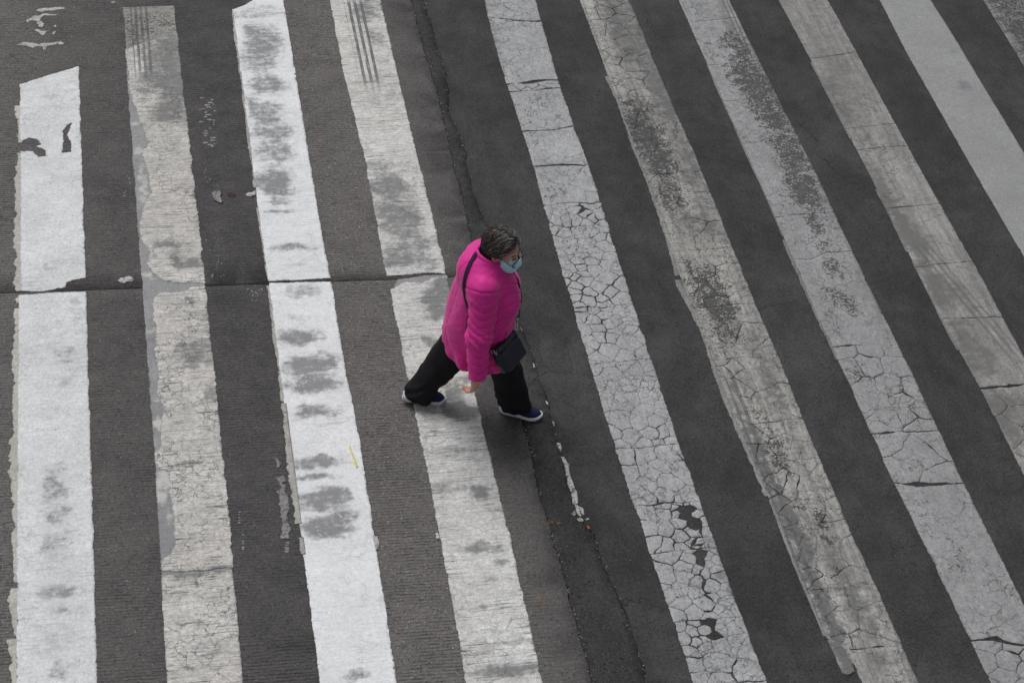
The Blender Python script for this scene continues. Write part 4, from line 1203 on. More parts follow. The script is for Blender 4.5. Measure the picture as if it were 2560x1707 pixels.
def surface_net(d, xs, ys, zs):
    ins = d < 0
    nx, ny, nz_ = d.shape
    vs = np.zeros((nx - 1, ny - 1, nz_ - 1), np.uint8)
    for a in (0, 1):
        for b in (0, 1):
            for c in (0, 1):
                vs += ins[a:nx - 1 + a, b:ny - 1 + b, c:nz_ - 1 + c]
    act = (vs > 0) & (vs < 8)
    ci, cj, ck = np.nonzero(act)
    idx = np.full(act.shape, -1, np.int64)
    idx[ci, cj, ck] = np.arange(len(ci))
    acc = np.zeros((len(ci), 3))
    cnt = np.zeros(len(ci))
    G3 = (xs, ys, zs)
    for ax in range(3):
        for a in (0, 1):
            for b in (0, 1):
                o0 = [0, 0, 0]
                oth = [i for i in range(3) if i != ax]
                o0[oth[0]], o0[oth[1]] = a, b
                o1 = list(o0)
                o1[ax] = 1
                i0 = (ci + o0[0], cj + o0[1], ck + o0[2])
                i1 = (ci + o1[0], cj + o1[1], ck + o1[2])
                d0, d1 = d[i0], d[i1]
                m = (d0 < 0) != (d1 < 0)
                t = np.where(m, d0 / np.where(m, d0 - d1, 1), 0)
                for q in range(3):
                    c0, c1 = G3[q][i0[q]], G3[q][i1[q]]
                    acc[:, q] += np.where(m, c0 + t * (c1 - c0), 0)
                cnt += m
    v = acc / cnt[:, None]
    faces = []
    for ax in range(3):
        o = [i for i in range(3) if i != ax]
        a = [slice(None)] * 3
        b = [slice(None)] * 3
        a[ax], b[ax] = slice(0, -1), slice(1, None)
        e = ins[tuple(a)] != ins[tuple(b)]
        w = np.nonzero(e)
        ok = np.ones(len(w[0]), bool)
        for q in o:
            ok &= (w[q] > 0) & (w[q] < d.shape[q] - 1)
        w = tuple(x[ok] for x in w)
        inside0 = ins[w]

        def cell(da, db):
            i = [x.copy() for x in w]
            i[o[0]] = i[o[0]] - da
            i[o[1]] = i[o[1]] - db
            return idx[tuple(i)]
        q4 = np.stack([cell(1, 1), cell(0, 1), cell(0, 0), cell(1, 0)], 1)
        flip = inside0 if ax != 1 else ~inside0
        q4 = np.where(flip[:, None], q4, q4[:, ::-1])
        faces.append(q4)
    f = np.concatenate(faces)
    f = f[(f >= 0).all(1)]
    return v, f


def relax(v, f, it=1, k=0.5):
    """a little smoothing over quad edges"""
    for _ in range(it):
        s = np.zeros_like(v)
        c = np.zeros(len(v))
        for a, b in ((0, 1), (1, 2), (2, 3), (3, 0)):
            np.add.at(s, f[:, a], v[f[:, b]])
            np.add.at(s, f[:, b], v[f[:, a]])
            np.add.at(c, f[:, a], 1)
            np.add.at(c, f[:, b], 1)
        v = v + (s / np.maximum(c, 1)[:, None] - v) * k
    return v


def sdf_mesh(name, fn, lo, hi, h, smooth_it=1):
    xs, ys, zs = (np.arange(a, b + h, h) for a, b in zip(lo, hi))
    p = np.meshgrid(xs, ys, zs, indexing='ij')
    d = fn(p)
    v, f = surface_net(d, xs, ys, zs)
    return mesh_np(name, relax(v, f, smooth_it), f)


class Field:
    def __init__(s, lo, hi, h):
        s.h = h
        s.xs, s.ys, s.zs = (np.arange(a, b + h, h) for a, b in zip(lo, hi))
        s.d = np.full((len(s.xs), len(s.ys), len(s.zs)), 0.08, np.float32)

    def sub(s, lo, hi):
        out = []
        for g, a, b in zip((s.xs, s.ys, s.zs), lo, hi):
            out.append(slice(max(0, int(np.searchsorted(g, a))), int(np.searchsorted(g, b))))
        sl_ = tuple(out)
        return sl_, np.meshgrid(s.xs[sl_[0]], s.ys[sl_[1]], s.zs[sl_[2]], indexing='ij')

    def add(s, fn, lo, hi, k=0.01, cut=False):
        m = 0.03 + k
        sl_, p = s.sub([a - m for a in lo], [b + m for b in hi])
        if cut:
            s.d[sl_] = smax(s.d[sl_], -fn(p), k)
        else:
            s.d[sl_] = smin(s.d[sl_], fn(p), k)

    def cone(s, a, b, ra, rb, k=0.01):
        a, b = np.asarray(a, float), np.asarray(b, float)
        r = max(ra, rb)
        s.add(lambda p: cone(p, a, b, ra, rb)[0], np.minimum(a, b) - r, np.maximum(a, b) + r, k)

    def ell(s, c, r, axes=None, k=0.01, cut=False):
        m = max(r)
        s.add(lambda p: ellip(p, c, r, axes), np.asarray(c) - m, np.asarray(c) + m, k, cut)

    def mesh(s, name, it=1):
        v, f = surface_net(s.d, s.xs, s.ys, s.zs)
        return mesh_np(name, relax(v, f, it), f)


def tube(path, radii, seg=8, closed=False, flat=None, normals=None):
    """swept tube; flat=(half width, half thickness) gives a band lying along the normals"""
    P = np.asarray(path, float)
    n = len(P)
    v, f = [], []
    up = np.array([0.13, 0.21, 0.97])
    prev = None
    for i in range(n):
        a, b = (P[i - 1], P[(i + 1) % n]) if closed else (P[max(i - 1, 0)], P[min(i + 1, n - 1)])
        t = b - a
        t = t / (np.linalg.norm(t) + 1e-12)
        if normals is not None:
            nn = normals[i] - t * (normals[i] @ t)
        else:
            base = up if prev is None else prev
            nn = base - t * (base @ t)
        nn = nn / (np.linalg.norm(nn) + 1e-12)
        prev = nn
        bb = np.cross(t, nn)
        for j in range(seg):
            an = 2 * math.pi * j / seg
            if flat:
                c, s_ = math.cos(an), math.sin(an)
                c = math.copysign(abs(c) ** 0.5, c)
                s_ = math.copysign(abs(s_) ** 0.5, s_)
                v.append(P[i] + bb * c * flat[0] + nn * s_ * flat[1])
            else:
                r = radii[i] if hasattr(radii, '__len__') else radii
                v.append(P[i] + (bb * math.cos(an) + nn * math.sin(an)) * r)
    m = n if closed else n - 1
    for i in range(m):
        for j in range(seg):
            k = (i + 1) % n
            f.append((i * seg + j, i * seg + (j + 1) % seg, k * seg + (j + 1) % seg, k * seg + j))
    if not closed:
        f.append(tuple(range(seg))[::-1])
        f.append(tuple(range((n - 1) * seg, n * seg)))
    return v, f


def join(parts):
    v, f = [], []
    for a, b in parts:
        o = len(v)
        v += list(a)
        f += [tuple(i + o for i in q) for q in b]
    return v, f


def smooth_path(pts, n=60):
    """Catmull-Rom through points"""
    P = [np.asarray(p, float) for p in pts]
    P = [2 * P[0] - P[1]] + P + [2 * P[-1] - P[-2]]
    out = []
    segs = len(P) - 3
    for i in range(segs):
        for t in np.linspace(0, 1, max(2, n // segs), endpoint=False):
            a, b, c, d = P[i:i + 4]
            out.append(0.5 * ((2 * b) + (c - a) * t + (2 * a - 5 * b + 4 * c - d) * t * t + (3 * b - a - 3 * c + d) * t ** 3))
    out.append(P[-2])
    return np.array(out)


# ------------------------------------------------------------------ the woman
# her own frame: x the way she walks, y to her left, z up
PO = G(1177, 1022)
PANG = math.radians(-9.51)
HEAD = np.array([0.122, -0.004, 1.266])
yaw, pitch, tilt = math.radians(-33), math.radians(8), math.radians(0)
hf = np.array([math.cos(yaw) * math.cos(pitch), math.sin(yaw) * math.cos(pitch), -math.sin(pitch)])
hl = np.array([-math.sin(yaw), math.cos(yaw), 0.0])
hu = np.cross(hf, hl)
hl, hu = hl * math.cos(tilt) + hu * math.sin(tilt), hu * math.cos(tilt) - hl * math.sin(tilt)
HA = (hf, hl, hu)


def hp(a, b, c):
    """point given in the head's own axes"""
    return HEAD + hf * a + hl * b + hu * c


def head_q(p):
    q = [p[i] - HEAD[i] for i in range(3)]
    return [q[0] * ax[0] + q[1] * ax[1] + q[2] * ax[2] for ax in HA]


def face_field(p):
    """skull, jaw, nose, brow and cheeks as one smooth field"""
    d = ellip(p, hp(-0.012, 0, 0.022), (0.090, 0.072, 0.088), HA)
    d = smin(d, ellip(p, hp(0.026, 0, -0.045), (0.058, 0.057, 0.062), HA), 0.03)
    d = smin(d, ellip(p, hp(0.060, 0, -0.092), (0.024, 0.026, 0.018), HA), 0.025)
    for s in (-1, 1):
        d = smin(d, ellip(p, hp(0.056, s * 0.036, -0.022), (0.024, 0.022, 0.020), HA), 0.02)
        d = smin(d, cone(p, hp(0.074, s * 0.012, 0.022), hp(0.064, s * 0.046, 0.020), 0.009, 0.008)[0], 0.014)
        d = smax(d, -ellip(p, hp(0.086, s * 0.031, 0.002), (0.016, 0.017, 0.011), HA), 0.012)
    d = smin(d, cone(p, hp(0.078, 0, 0.012), hp(0.102, 0, -0.028), 0.008, 0.012)[0], 0.012)
    for s in (-1, 1):
        d = smin(d, ellip(p, hp(0.092, s * 0.012, -0.034), (0.011, 0.009, 0.008), HA), 0.006)
    d = smin(d, ellip(p, hp(0.080, 0, -0.062), (0.012, 0.024, 0.007), HA), 0.008)
    d = smin(d, ellip(p, hp(0.078, 0, -0.073), (0.011, 0.020, 0.007), HA), 0.006)
    return d


SH_R, EL_R, WR_R = np.array([0.020, -0.165, 1.085]), np.array([0.005, -0.262, 0.835]), np.array([0.008, -0.335, 0.575])
SH_L, EL_L, WR_L = np.array([0.030, 0.165, 1.090]), np.array([0.085, 0.245, 0.845]), np.array([0.208, 0.170, 0.880])
HIP_R, KN_R, AN_R = np.array([0.030, -0.085, 0.690]), np.array([0.188, -0.062, 0.385]), np.array([0.262, -0.022, 0.100])
HIP_L, KN_L, AN_L = np.array([-0.010, 0.085, 0.690]), np.array([-0.150, 0.078, 0.365]), np.array([-0.314, 0.054, 0.085])

skin = Mat('warm_brown_skin', 0.55, 0.35)
_n = skin.noise(skin.O, 60, 4, 0.6)
_b = skin.noise(skin.O, 9, 3)
skin.color(skin.mul(skin.mix(_b.ss(0.3, 0.7), (0.62, 0.335, 0.235), (0.69, 0.40, 0.30)), 0.85 + _n * 0.3))
skin.bump(_n, 0.001, 0.4)
skin.bsdf.inputs['Subsurface Weight'].default_value = 0.08
skin.bsdf.inputs['Subsurface Radius'].default_value = (0.01, 0.004, 0.002)
skin.bsdf.inputs['Subsurface Scale'].default_value = 0.3

B = Field((-0.44, -0.42, 0.02), (0.44, 0.34, 1.42), 0.0045)
B.add(face_field, HEAD - 0.15, HEAD + 0.15, 0.002)
for s in (-1, 1):                                            # ears
    e = hp(-0.006, s * 0.077, -0.012)
    ax = (hf * 0.9 - hl * s * 0.35, hl * s * 0.9 + hf * 0.35, hu)
    B.ell(e, (0.020, 0.010, 0.033), ax, 0.008)
    B.ell(e + hl * s * 0.010 + hf * 0.004, (0.009, 0.006, 0.017), ax, 0.004, True)
    B.ell(hp(0.000, s * 0.074, -0.040), (0.009, 0.006, 0.010), HA, 0.006)
B.cone(hp(-0.030, 0, -0.050), (0.030, 0, 1.10), 0.058, 0.070, 0.03)
B.cone((0.030, 0, 1.06), (0.030, 0, 0.74), 0.10, 0.12, 0.05)
B.cone((0.020, -0.12, 1.075), (0.020, 0.12, 1.075), 0.060, 0.060, 0.05)
B.cone((0.015, -0.06, 0.70), (0.015, 0.06, 0.70), 0.115, 0.115, 0.05)
for a, b, c in ((SH_R, EL_R, WR_R), (SH_L, EL_L, WR_L)):
    B.cone(a, b, 0.052, 0.042, 0.02)
    B.cone(b, c, 0.042, 0.027, 0.015)
for a, b, c in ((HIP_R, KN_R, AN_R), (HIP_L, KN_L, AN_L)):
    B.cone(a, b, 0.075, 0.058, 0.03)
    B.cone(b, c, 0.055, 0.038, 0.02)


def finger(base, dirs, lens, r):
    p = np.asarray(base, float)
    for i, (dv, L) in enumerate(zip(dirs, lens)):
        dv = np.asarray(dv, float)
        dv = dv / np.linalg.norm(dv)
        q = p + dv * L
        B.cone(p, q, r * (1 - 0.08 * i), r * (0.92 - 0.10 * i), 0.0035)
        p = q
    return p


# right hand: hangs with the palm to the rear, fingers loosely curled back
hd = np.array([-0.16, -0.06, -1.0]); hd /= np.linalg.norm(hd)          # down the palm
hn = np.array([-0.86, 0.50, 0.10]); hn -= hd * (hn @ hd); hn /= np.linalg.norm(hn)   # palm side
hw = np.cross(hd, hn)                                                    # across the palm
if hw[1] < 0:
    hw = -hw                                                             # towards her thigh
pc = WR_R + hd * 0.044
B.cone(WR_R - hd * 0.02, WR_R + hd * 0.020, 0.028, 0.030, 0.012)
B.add(lambda p: rbox(p, pc, (0.044, 0.040, 0.017), 0.015, (hd, hw, hn)), pc - 0.06, pc + 0.06, 0.014)
NAILS = []
for i, (o, L, cu) in enumerate(((0.029, 0.92, 0.75), (0.010, 1.0, 0.95), (-0.010, 0.95, 1.10), (-0.028, 0.78, 1.2))):
    base = pc + hd * 0.038 + hw * o * 1.1
    d1 = hd * math.cos(0.75 * cu) + hn * math.sin(0.75 * cu) + hw * o * 1.5
    d2 = hd * math.cos(1.45 * cu) + hn * math.sin(1.45 * cu)
    d3 = hd * math.cos(1.95 * cu) + hn * math.sin(1.95 * cu)
    finger(base, (d1, d2, d3), (0.041 * L, 0.027 * L, 0.021 * L), 0.0094 if i < 3 else 0.0084)
finger(pc - hd * 0.020 + hw * 0.028 + hn * 0.004, (hd * 0.7 + hw * 0.6 + hn * 0.2, hd * 0.95 + hw * 0.1 + hn * 0.3, hd * 0.9 + hn * 0.5 - hw * 0.1), (0.034, 0.030, 0.022), 0.0110)
# left hand: bent up in front of the chest, holding the strap
ld = np.array([0.30, -0.78, 0.35]); ld /= np.linalg.norm(ld)
ln_ = np.array([-0.85, -0.25, 0.10]); ln_ -= ld * (ln_ @ ld); ln_ /= np.linalg.norm(ln_)
lw = np.cross(ld, ln_)
if lw[2] < 0:
    lw = -lw
lc = WR_L + ld * 0.050
B.cone(WR_L - ld * 0.02, WR_L + ld * 0.02, 0.026, 0.027, 0.012)
B.add(lambda p: rbox(p, lc, (0.042, 0.036, 0.014), 0.013, (ld, lw, ln_)), lc - 0.06, lc + 0.06, 0.014)
for i, (o, L) in enumerate(((0.028, 0.95), (0.010, 1.0), (-0.009, 0.95), (-0.027, 0.8))):
    base = lc + ld * 0.040 + lw * o
    d1 = ld * math.cos(0.7) + ln_ * math.sin(0.7)
    d2 = ld * math.cos(1.7) + ln_ * math.sin(1.7)
    d3 = ld * math.cos(2.5) + ln_ * math.sin(2.5)
    finger(base, (d1, d2, d3), (0.038 * L, 0.025 * L, 0.019 * L), 0.0086)
finger(lc - ld * 0.02 + lw * 0.026 + ln_ * 0.004, (ld * 0.6 + lw * 0.6, ld * 0.9 + lw * 0.1 + ln_ * 0.2, ld * 0.9 + ln_ * 0.4), (0.034, 0.029, 0.021), 0.0105)

person = new_obj('person', B.mesh('person', 1), None, skin.mat)
person.location = (PO[0], PO[1], 0.0)
person.rotation_euler = (0, 0, PANG)
tag(person, 'person in a pink quilted jacket, black trousers and blue face mask walking across the stripes', 'person')

# --- jacket
ZT_, XC_, RX_, RY_ = zip(*[(0.44, .020, .205, .238), (0.50, .020, .207, .240), (0.60, .016, .208, .240), (0.70, .014, .206, .234), (0.80, .020, .203, .226), (0.90, .036, .198, .214), (0.98, .044, .190, .204), (1.05, .042, .172, .190), (1.11, .036, .138, .165), (1.16, .036, .104, .122), (1.22, .040, .082, .084), (1.30, .046, .060, .060)])
_zz = np.linspace(0.40, 1.32, 400)


def _prof(v):
    y = np.interp(_zz, ZT_, v)
    k = np.hanning(41)
    return np.convolve(np.pad(y, 20, mode='edge'), k / k.sum(), 'valid')


PXC, PRX, PRY = _prof(XC_), _prof(RX_), _prof(RY_)
SL_R = [(SH_R, EL_R, 0.086, 0.070), (EL_R, WR_R + np.array([0, 0, 0.005]), 0.070, 0.052)]
SL_L = [(SH_L, EL_L, 0.086, 0.070), (EL_L, WR_L, 0.070, 0.050)]


def jacket_raw(p, detail=False, hem=False):
    x, y, z = p
    zi = np.clip((z - 0.40) / 0.92 * 399, 0, 399)
    i0 = np.floor(zi).astype(np.int32)
    i1 = np.minimum(i0 + 1, 399)
    w = zi - i0
    xc = PXC[i0] * (1 - w) + PXC[i1] * w
    rx = PRX[i0] * (1 - w) + PRX[i1] * w
    ry = PRY[i0] * (1 - w) + PRY[i1] * w
    ax_, ay_ = np.abs(x - xc) / rx, np.abs(y) / ry
    k = (ax_ ** 2.25 + ay_ ** 2.25) ** (1 / 2.25)
    d = (k - 1.0) * np.minimum(rx, ry) * 0.92
    d = np.maximum(d, z - 1.225)
    d = smin(d, cone(p, (0.015, -.150, 1.100), (0.015, .150, 1.100), .090, .090)[0], 0.05)
    d = smin(d, ellip(p, (-0.020, 0, 1.120), (.118, .150, .115)), 0.05)
    for s in (-1, 1):
        d = smin(d, ellip(p, (0.135, s * 0.085, 0.945), (.098, .092, .085)), 0.05)
    # the hem rides over both thighs
    d = smin(d, cone(p, (0.045, -0.085, 0.66), (0.140, -0.070, 0.47), 0.118, 0.118)[0], 0.04)
    d = smin(d, cone(p, (-0.015, 0.085, 0.66), (-0.085, 0.080, 0.50), 0.120, 0.120)[0], 0.04)
    d0 = d
    if detail:
        d = d.copy()
        # soft pillows between quilting seams on the body
        near = np.abs(d) < 0.035
        xn, yn, zn = x[near], y[near], z[near]
        dn = d[near]
        ang = np.arctan2(yn, xn - 0.03)
        front = np.clip((xn - 0.02) / 0.10 + 0.25, 0.10, 1)
        s_ = zn + 0.035 * np.cos(ang * 4.0) + 0.030 * vnoise(xn, yn, zn, 5)
        q = np.abs(np.sin(math.pi * s_ / 0.060))
        dn = dn + (0.0068 * front * (1 - np.minimum(q / 0.24, 1.0)) ** 1.2 - 0.0015 * front * q) * (zn < 1.16)
        dn = dn + 0.017 * vnoise(xn * 1.4, yn * 1.4, zn * 0.55, 8) + 0.006 * vnoise(xn, yn, zn * 0.8, 19) + 0.003 * vnoise(xn, yn, zn * 1.6, 38)
        low = np.clip((0.75 - zn) / 0.2, 0, 1)          # drag folds above the hem
        dn = dn + 0.009 * low * np.sin(ang * 11 + zn * 16 + 6 * vnoise(xn, yn, zn, 7))
        for yy in (-0.085, 0.085):                      # long seams down the back
            e = np.exp(-((yn - yy * (0.75 + 0.55 * (1.15 - zn))) / 0.0045) ** 2) * (xn < 0.0) * (zn > 0.5)
            dn = dn + 0.0030 * e
        e = np.exp(-(((zn - 1.16) + 0.55 * np.abs(yn)) / 0.005) ** 2) * (xn < 0.06)
        dn = dn + 0.0028 * e                            # shoulder yoke
        dn = dn - 0.004 * np.exp(-(yn / 0.010) ** 2) * (xn > 0.1)
        dn = dn + 0.004 * np.exp(-((np.abs(yn) - 0.017) / 0.004) ** 2) * (xn > 0.1)
        d[near] = dn
    if hem:
        hz = hem_z(x, y)
        d = smax(d, hz - z, 0.010)
        d = np.maximum(d, -np.maximum(d0 + 0.024, z - (hz + 0.06)))
    # sleeves
    for sl_ in (SL_R, SL_L):
        off = 0.0
        ds = None
        for (a, b, ra, rb) in sl_:
            dd, t = cone(p, a, b, ra, rb)
            L = float(np.linalg.norm(b - a))
            if detail:
                nr = np.abs(dd) < 0.035
                ax = (b - a) / L
                xn, yn, zn = x[nr], y[nr], z[nr]
                # seams sag between the two long seams of the sleeve and drift a little
                lat = (xn - a[0]) - ax[0] * ((xn - a[0]) * ax[0] + (yn - a[1]) * ax[1] + (zn - a[2]) * ax[2])
                s_ = off + t[nr] * L + 0.55 * lat ** 2 / 0.07 + 0.020 * vnoise(xn, yn, zn, 9) - 0.05 * lat
                q = np.abs(np.sin(math.pi * s_ / 0.048))
                w_ = np.clip((off + t[nr] * L - 0.01) / 0.05, 0, 1)
                dd[nr] += (0.0085 * (1 - np.minimum(q / 0.28, 1.0)) ** 1.15 - 0.0030 * q) * w_
            ds = dd if ds is None else smin(ds, dd, 0.03)
            off += L
        if detail:
            near = np.abs(ds) < 0.03
            if near.any():
                ds[near] += 0.012 * vnoise(x[near], y[near], z[near], 13) + 0.005 * vnoise(x[near], y[near], z[near] * 1.8, 30)
                eb_ = np.exp(-((z[near] - 0.84) / 0.05) ** 2)      # creases inside the elbow
                ds[near] += 0.006 * eb_ * np.sin((z[near] * 1.0 + x[near] * 0.7) * 150 + 5 * vnoise(x[near], y[near], z[near], 18))
            # seam where the sleeve is set in
            ax = (sl_[0][1] - sl_[0][0]) / np.linalg.norm(sl_[0][1] - sl_[0][0])
            t = (x - sl_[0][0][0]) * ax[0] + (y - sl_[0][0][1]) * ax[1] + (z - sl_[0][0][2]) * ax[2]
            ds = ds - 0.004 * np.exp(-((t - 0.045) / 0.025) ** 2)
        d = smin(d, ds, 0.022)
        if detail:                                      # armhole seam
            nr = (np.abs(d) < 0.03) & (np.abs(y) > 0.11)
            pl = (x - sl_[0][0][0]) * ax[0] + (y - sl_[0][0][1]) * ax[1] * 1.25 + (z - sl_[0][0][2]) * ax[2]
            rr_ = np.sqrt((x - sl_[0][0][0]) ** 2 + (y - sl_[0][0][1]) ** 2 + (z - sl_[0][0][2]) ** 2)
            d = d + np.where(nr, 0.0050 * np.clip((0.125 - rr_) / 0.03, 0, 1) * np.exp(-((pl + 0.018) / 0.0055) ** 2), 0)
        # cuffs end in a clean rim
        a, b = sl_[1][0], sl_[1][1]
        ax = (b - a) / np.linalg.norm(b - a)
        t = (x - b[0]) * ax[0] + (y - b[1]) * ax[1] + (z - b[2]) * ax[2]
        r = np.sqrt((x - b[0]) ** 2 + (y - b[1]) ** 2 + (z - b[2]) ** 2)
        d = np.where(r < 0.085, smax(d, t - 0.008, 0.012), d)
        if detail:
            d = np.where(r < 0.085, np.maximum(d, -np.maximum(np.sqrt(np.maximum(r * r - t * t, 0)) - 0.034, -0.02 - t)), d)
    # stand-up collar
    cax = np.array([0.16, 0.0, 0.987])
    c0 = np.array([0.040, 0.0, 1.195])
    t = (x - c0[0]) * cax[0] + (y - c0[1]) * cax[1] + (z - c0[2]) * cax[2]
    qx, qy, qz = x - c0[0] - t * cax[0], y - c0[1], z - c0[2] - t * cax[2]
    rr = np.sqrt((qx / 1.08) ** 2 + qy ** 2 + qz ** 2)
    R0 = 0.080 - 0.16 * np.clip(t, -0.05, 0.08)
    top = 0.050 - 0.22 * np.clip(x - 0.02, -0.1, 0.1)
    dc = np.maximum(np.abs(rr - R0) - 0.0085, np.maximum(t - top, -0.06 - t))
    if detail:
        dc = dc + 0.002 * np.sin(math.pi * np.clip(t, -.05, .06) / 0.024) ** 8
    d = smin(d, dc, 0.016)
    if detail:
        d = np.maximum(d, -np.maximum(rr - (R0 - 0.010), -0.02 - t))
    return d


def hem_z(x, y):
    return 0.505 - 0.035 * np.clip((x - 0.02) / 0.2, -0.6, 1.0) + 0.035 * np.clip((-x - 0.05) / 0.12, 0, 1) + 0.07 * np.clip((x - 0.125) / 0.07, 0, 1) + 0.012 * np.cos(y * 20) * 0.5


def jacket_fn(p):
    x, y, z = p
    d = jacket_raw(p, True, True)
    # side pocket slit on her right
    sl_d = cone(p, (0.165, -0.165, 0.82), (0.150, -0.200, 0.70), 0.006, 0.006)[0]
    return smax(d, -sl_d, 0.006)


jm = Mat('pink_quilted_nylon', 0.58, 0.25)
_w = jm.noise(jm.scale(jm.O, (16, 16, 34)), 1.0, 3, 0.5)
_f = jm.noise(jm.O, 240, 2)
_l = jm.noise(jm.O, 4, 3)
jm.color(jm.mix(_l.ss(0.3, 0.7), (0.70, 0.026, 0.285), (0.76, 0.033, 0.320)))
jm.bump(_w * 1.0 + _f * 0.05, 0.005, 0.5)
jm.rough(0.52 + _w * 0.16)
jm.bsdf.inputs['Sheen Weight'].default_value = 0.15
jacket = new_obj('jacket', sdf_mesh('jacket', jacket_fn, (-0.25, -0.44, 0.42), (0.31, 0.37, 1.30), 0.0037, 1), person, jm.mat)

# --- trousers
def trouser_fn(p):
    x, y, z = p
    d = ellip(p, (0.012, 0, 0.665), (0.155, 0.185, 0.175))
    for (hp_, kn, an), r in (((HIP_R, KN_R, AN_R), (0.104, 0.090, 0.096)), ((HIP_L, KN_L, AN_L), (0.106, 0.098, 0.094))):
        dl = smin(cone(p, hp_, kn, r[0], r[1])[0], cone(p, kn, an, r[1], r[2])[0], 0.03)
        near = np.abs(dl) < 0.04
        xn, yn, zn = x[near], y[near], z[near]
        low = np.clip((0.42 - zn) / 0.3, 0.15, 1)
        dl[near] += low * 0.004 * np.sin((zn + 0.9 * yn - 0.5 * xn) * 62 + 9 * vnoise(xn, yn, zn, 9)) * np.clip((0.26 - zn) / 0.1, 0, 1) + low * (0.032 * vnoise(xn * 1.0, yn * 1.0, zn * 1.5 + xn * 1.2, 9)) + 0.018 * vnoise(xn * 1.3, yn * 1.3, zn * 0.5, 11) + 0.004 * vnoise(xn, yn, zn, 34)
        ax = (an - kn) / np.linalg.norm(an - kn)
        t = (x - an[0]) * ax[0] + (y - an[1]) * ax[1] + (z - an[2]) * ax[2]
        end, floor = (0.050, 0.052) if hp_[1] < 0 else (0.090, 0.018)
        dl = smax(dl, t - end, 0.008)
        dl = smax(dl, floor + 0.006 * np.sin(x * 60) - z, 0.010)
        d = smin(d, dl, 0.03)
    return d


tm = Mat('black_cotton', 0.85, 0.2)
_w = tm.noise(tm.O, 300, 2)
_l = tm.noise(tm.O, 6, 4)
tm.color(tm.mul(tm.mix(_l, (0.0095, 0.0095, 0.011), (0.0165, 0.0165, 0.0195)), 0.7 + _w * 0.6))
tm.bump(_w + _l * 2, 0.0012, 0.6)
new_obj('trousers', sdf_mesh('trousers', trouser_fn, (-0.46, -0.26, 0.01), (0.38, 0.26, 0.86), 0.0055, 1), person, tm.mat)

# --- shoes
navy = Mat('navy_knit', 0.8, 0.25)
_k = navy.voro(navy.O, 330)
navy.color(navy.mul(navy.mix(navy.noise(navy.O, 12, 3), (0.010, 0.016, 0.052), (0.016, 0.024, 0.072)), 0.75 + _k * 0.7))
navy.bump(_k, 0.001, 0.6)
solem = Mat('white_rubber', 0.5, 0.4)
_s = solem.noise(solem.O, 30, 4, 0.7)
solem.color(solem.mix(_s.ss(0.45, 0.75), (0.70, 0.71, 0.73), (0.52, 0.52, 0.53)))


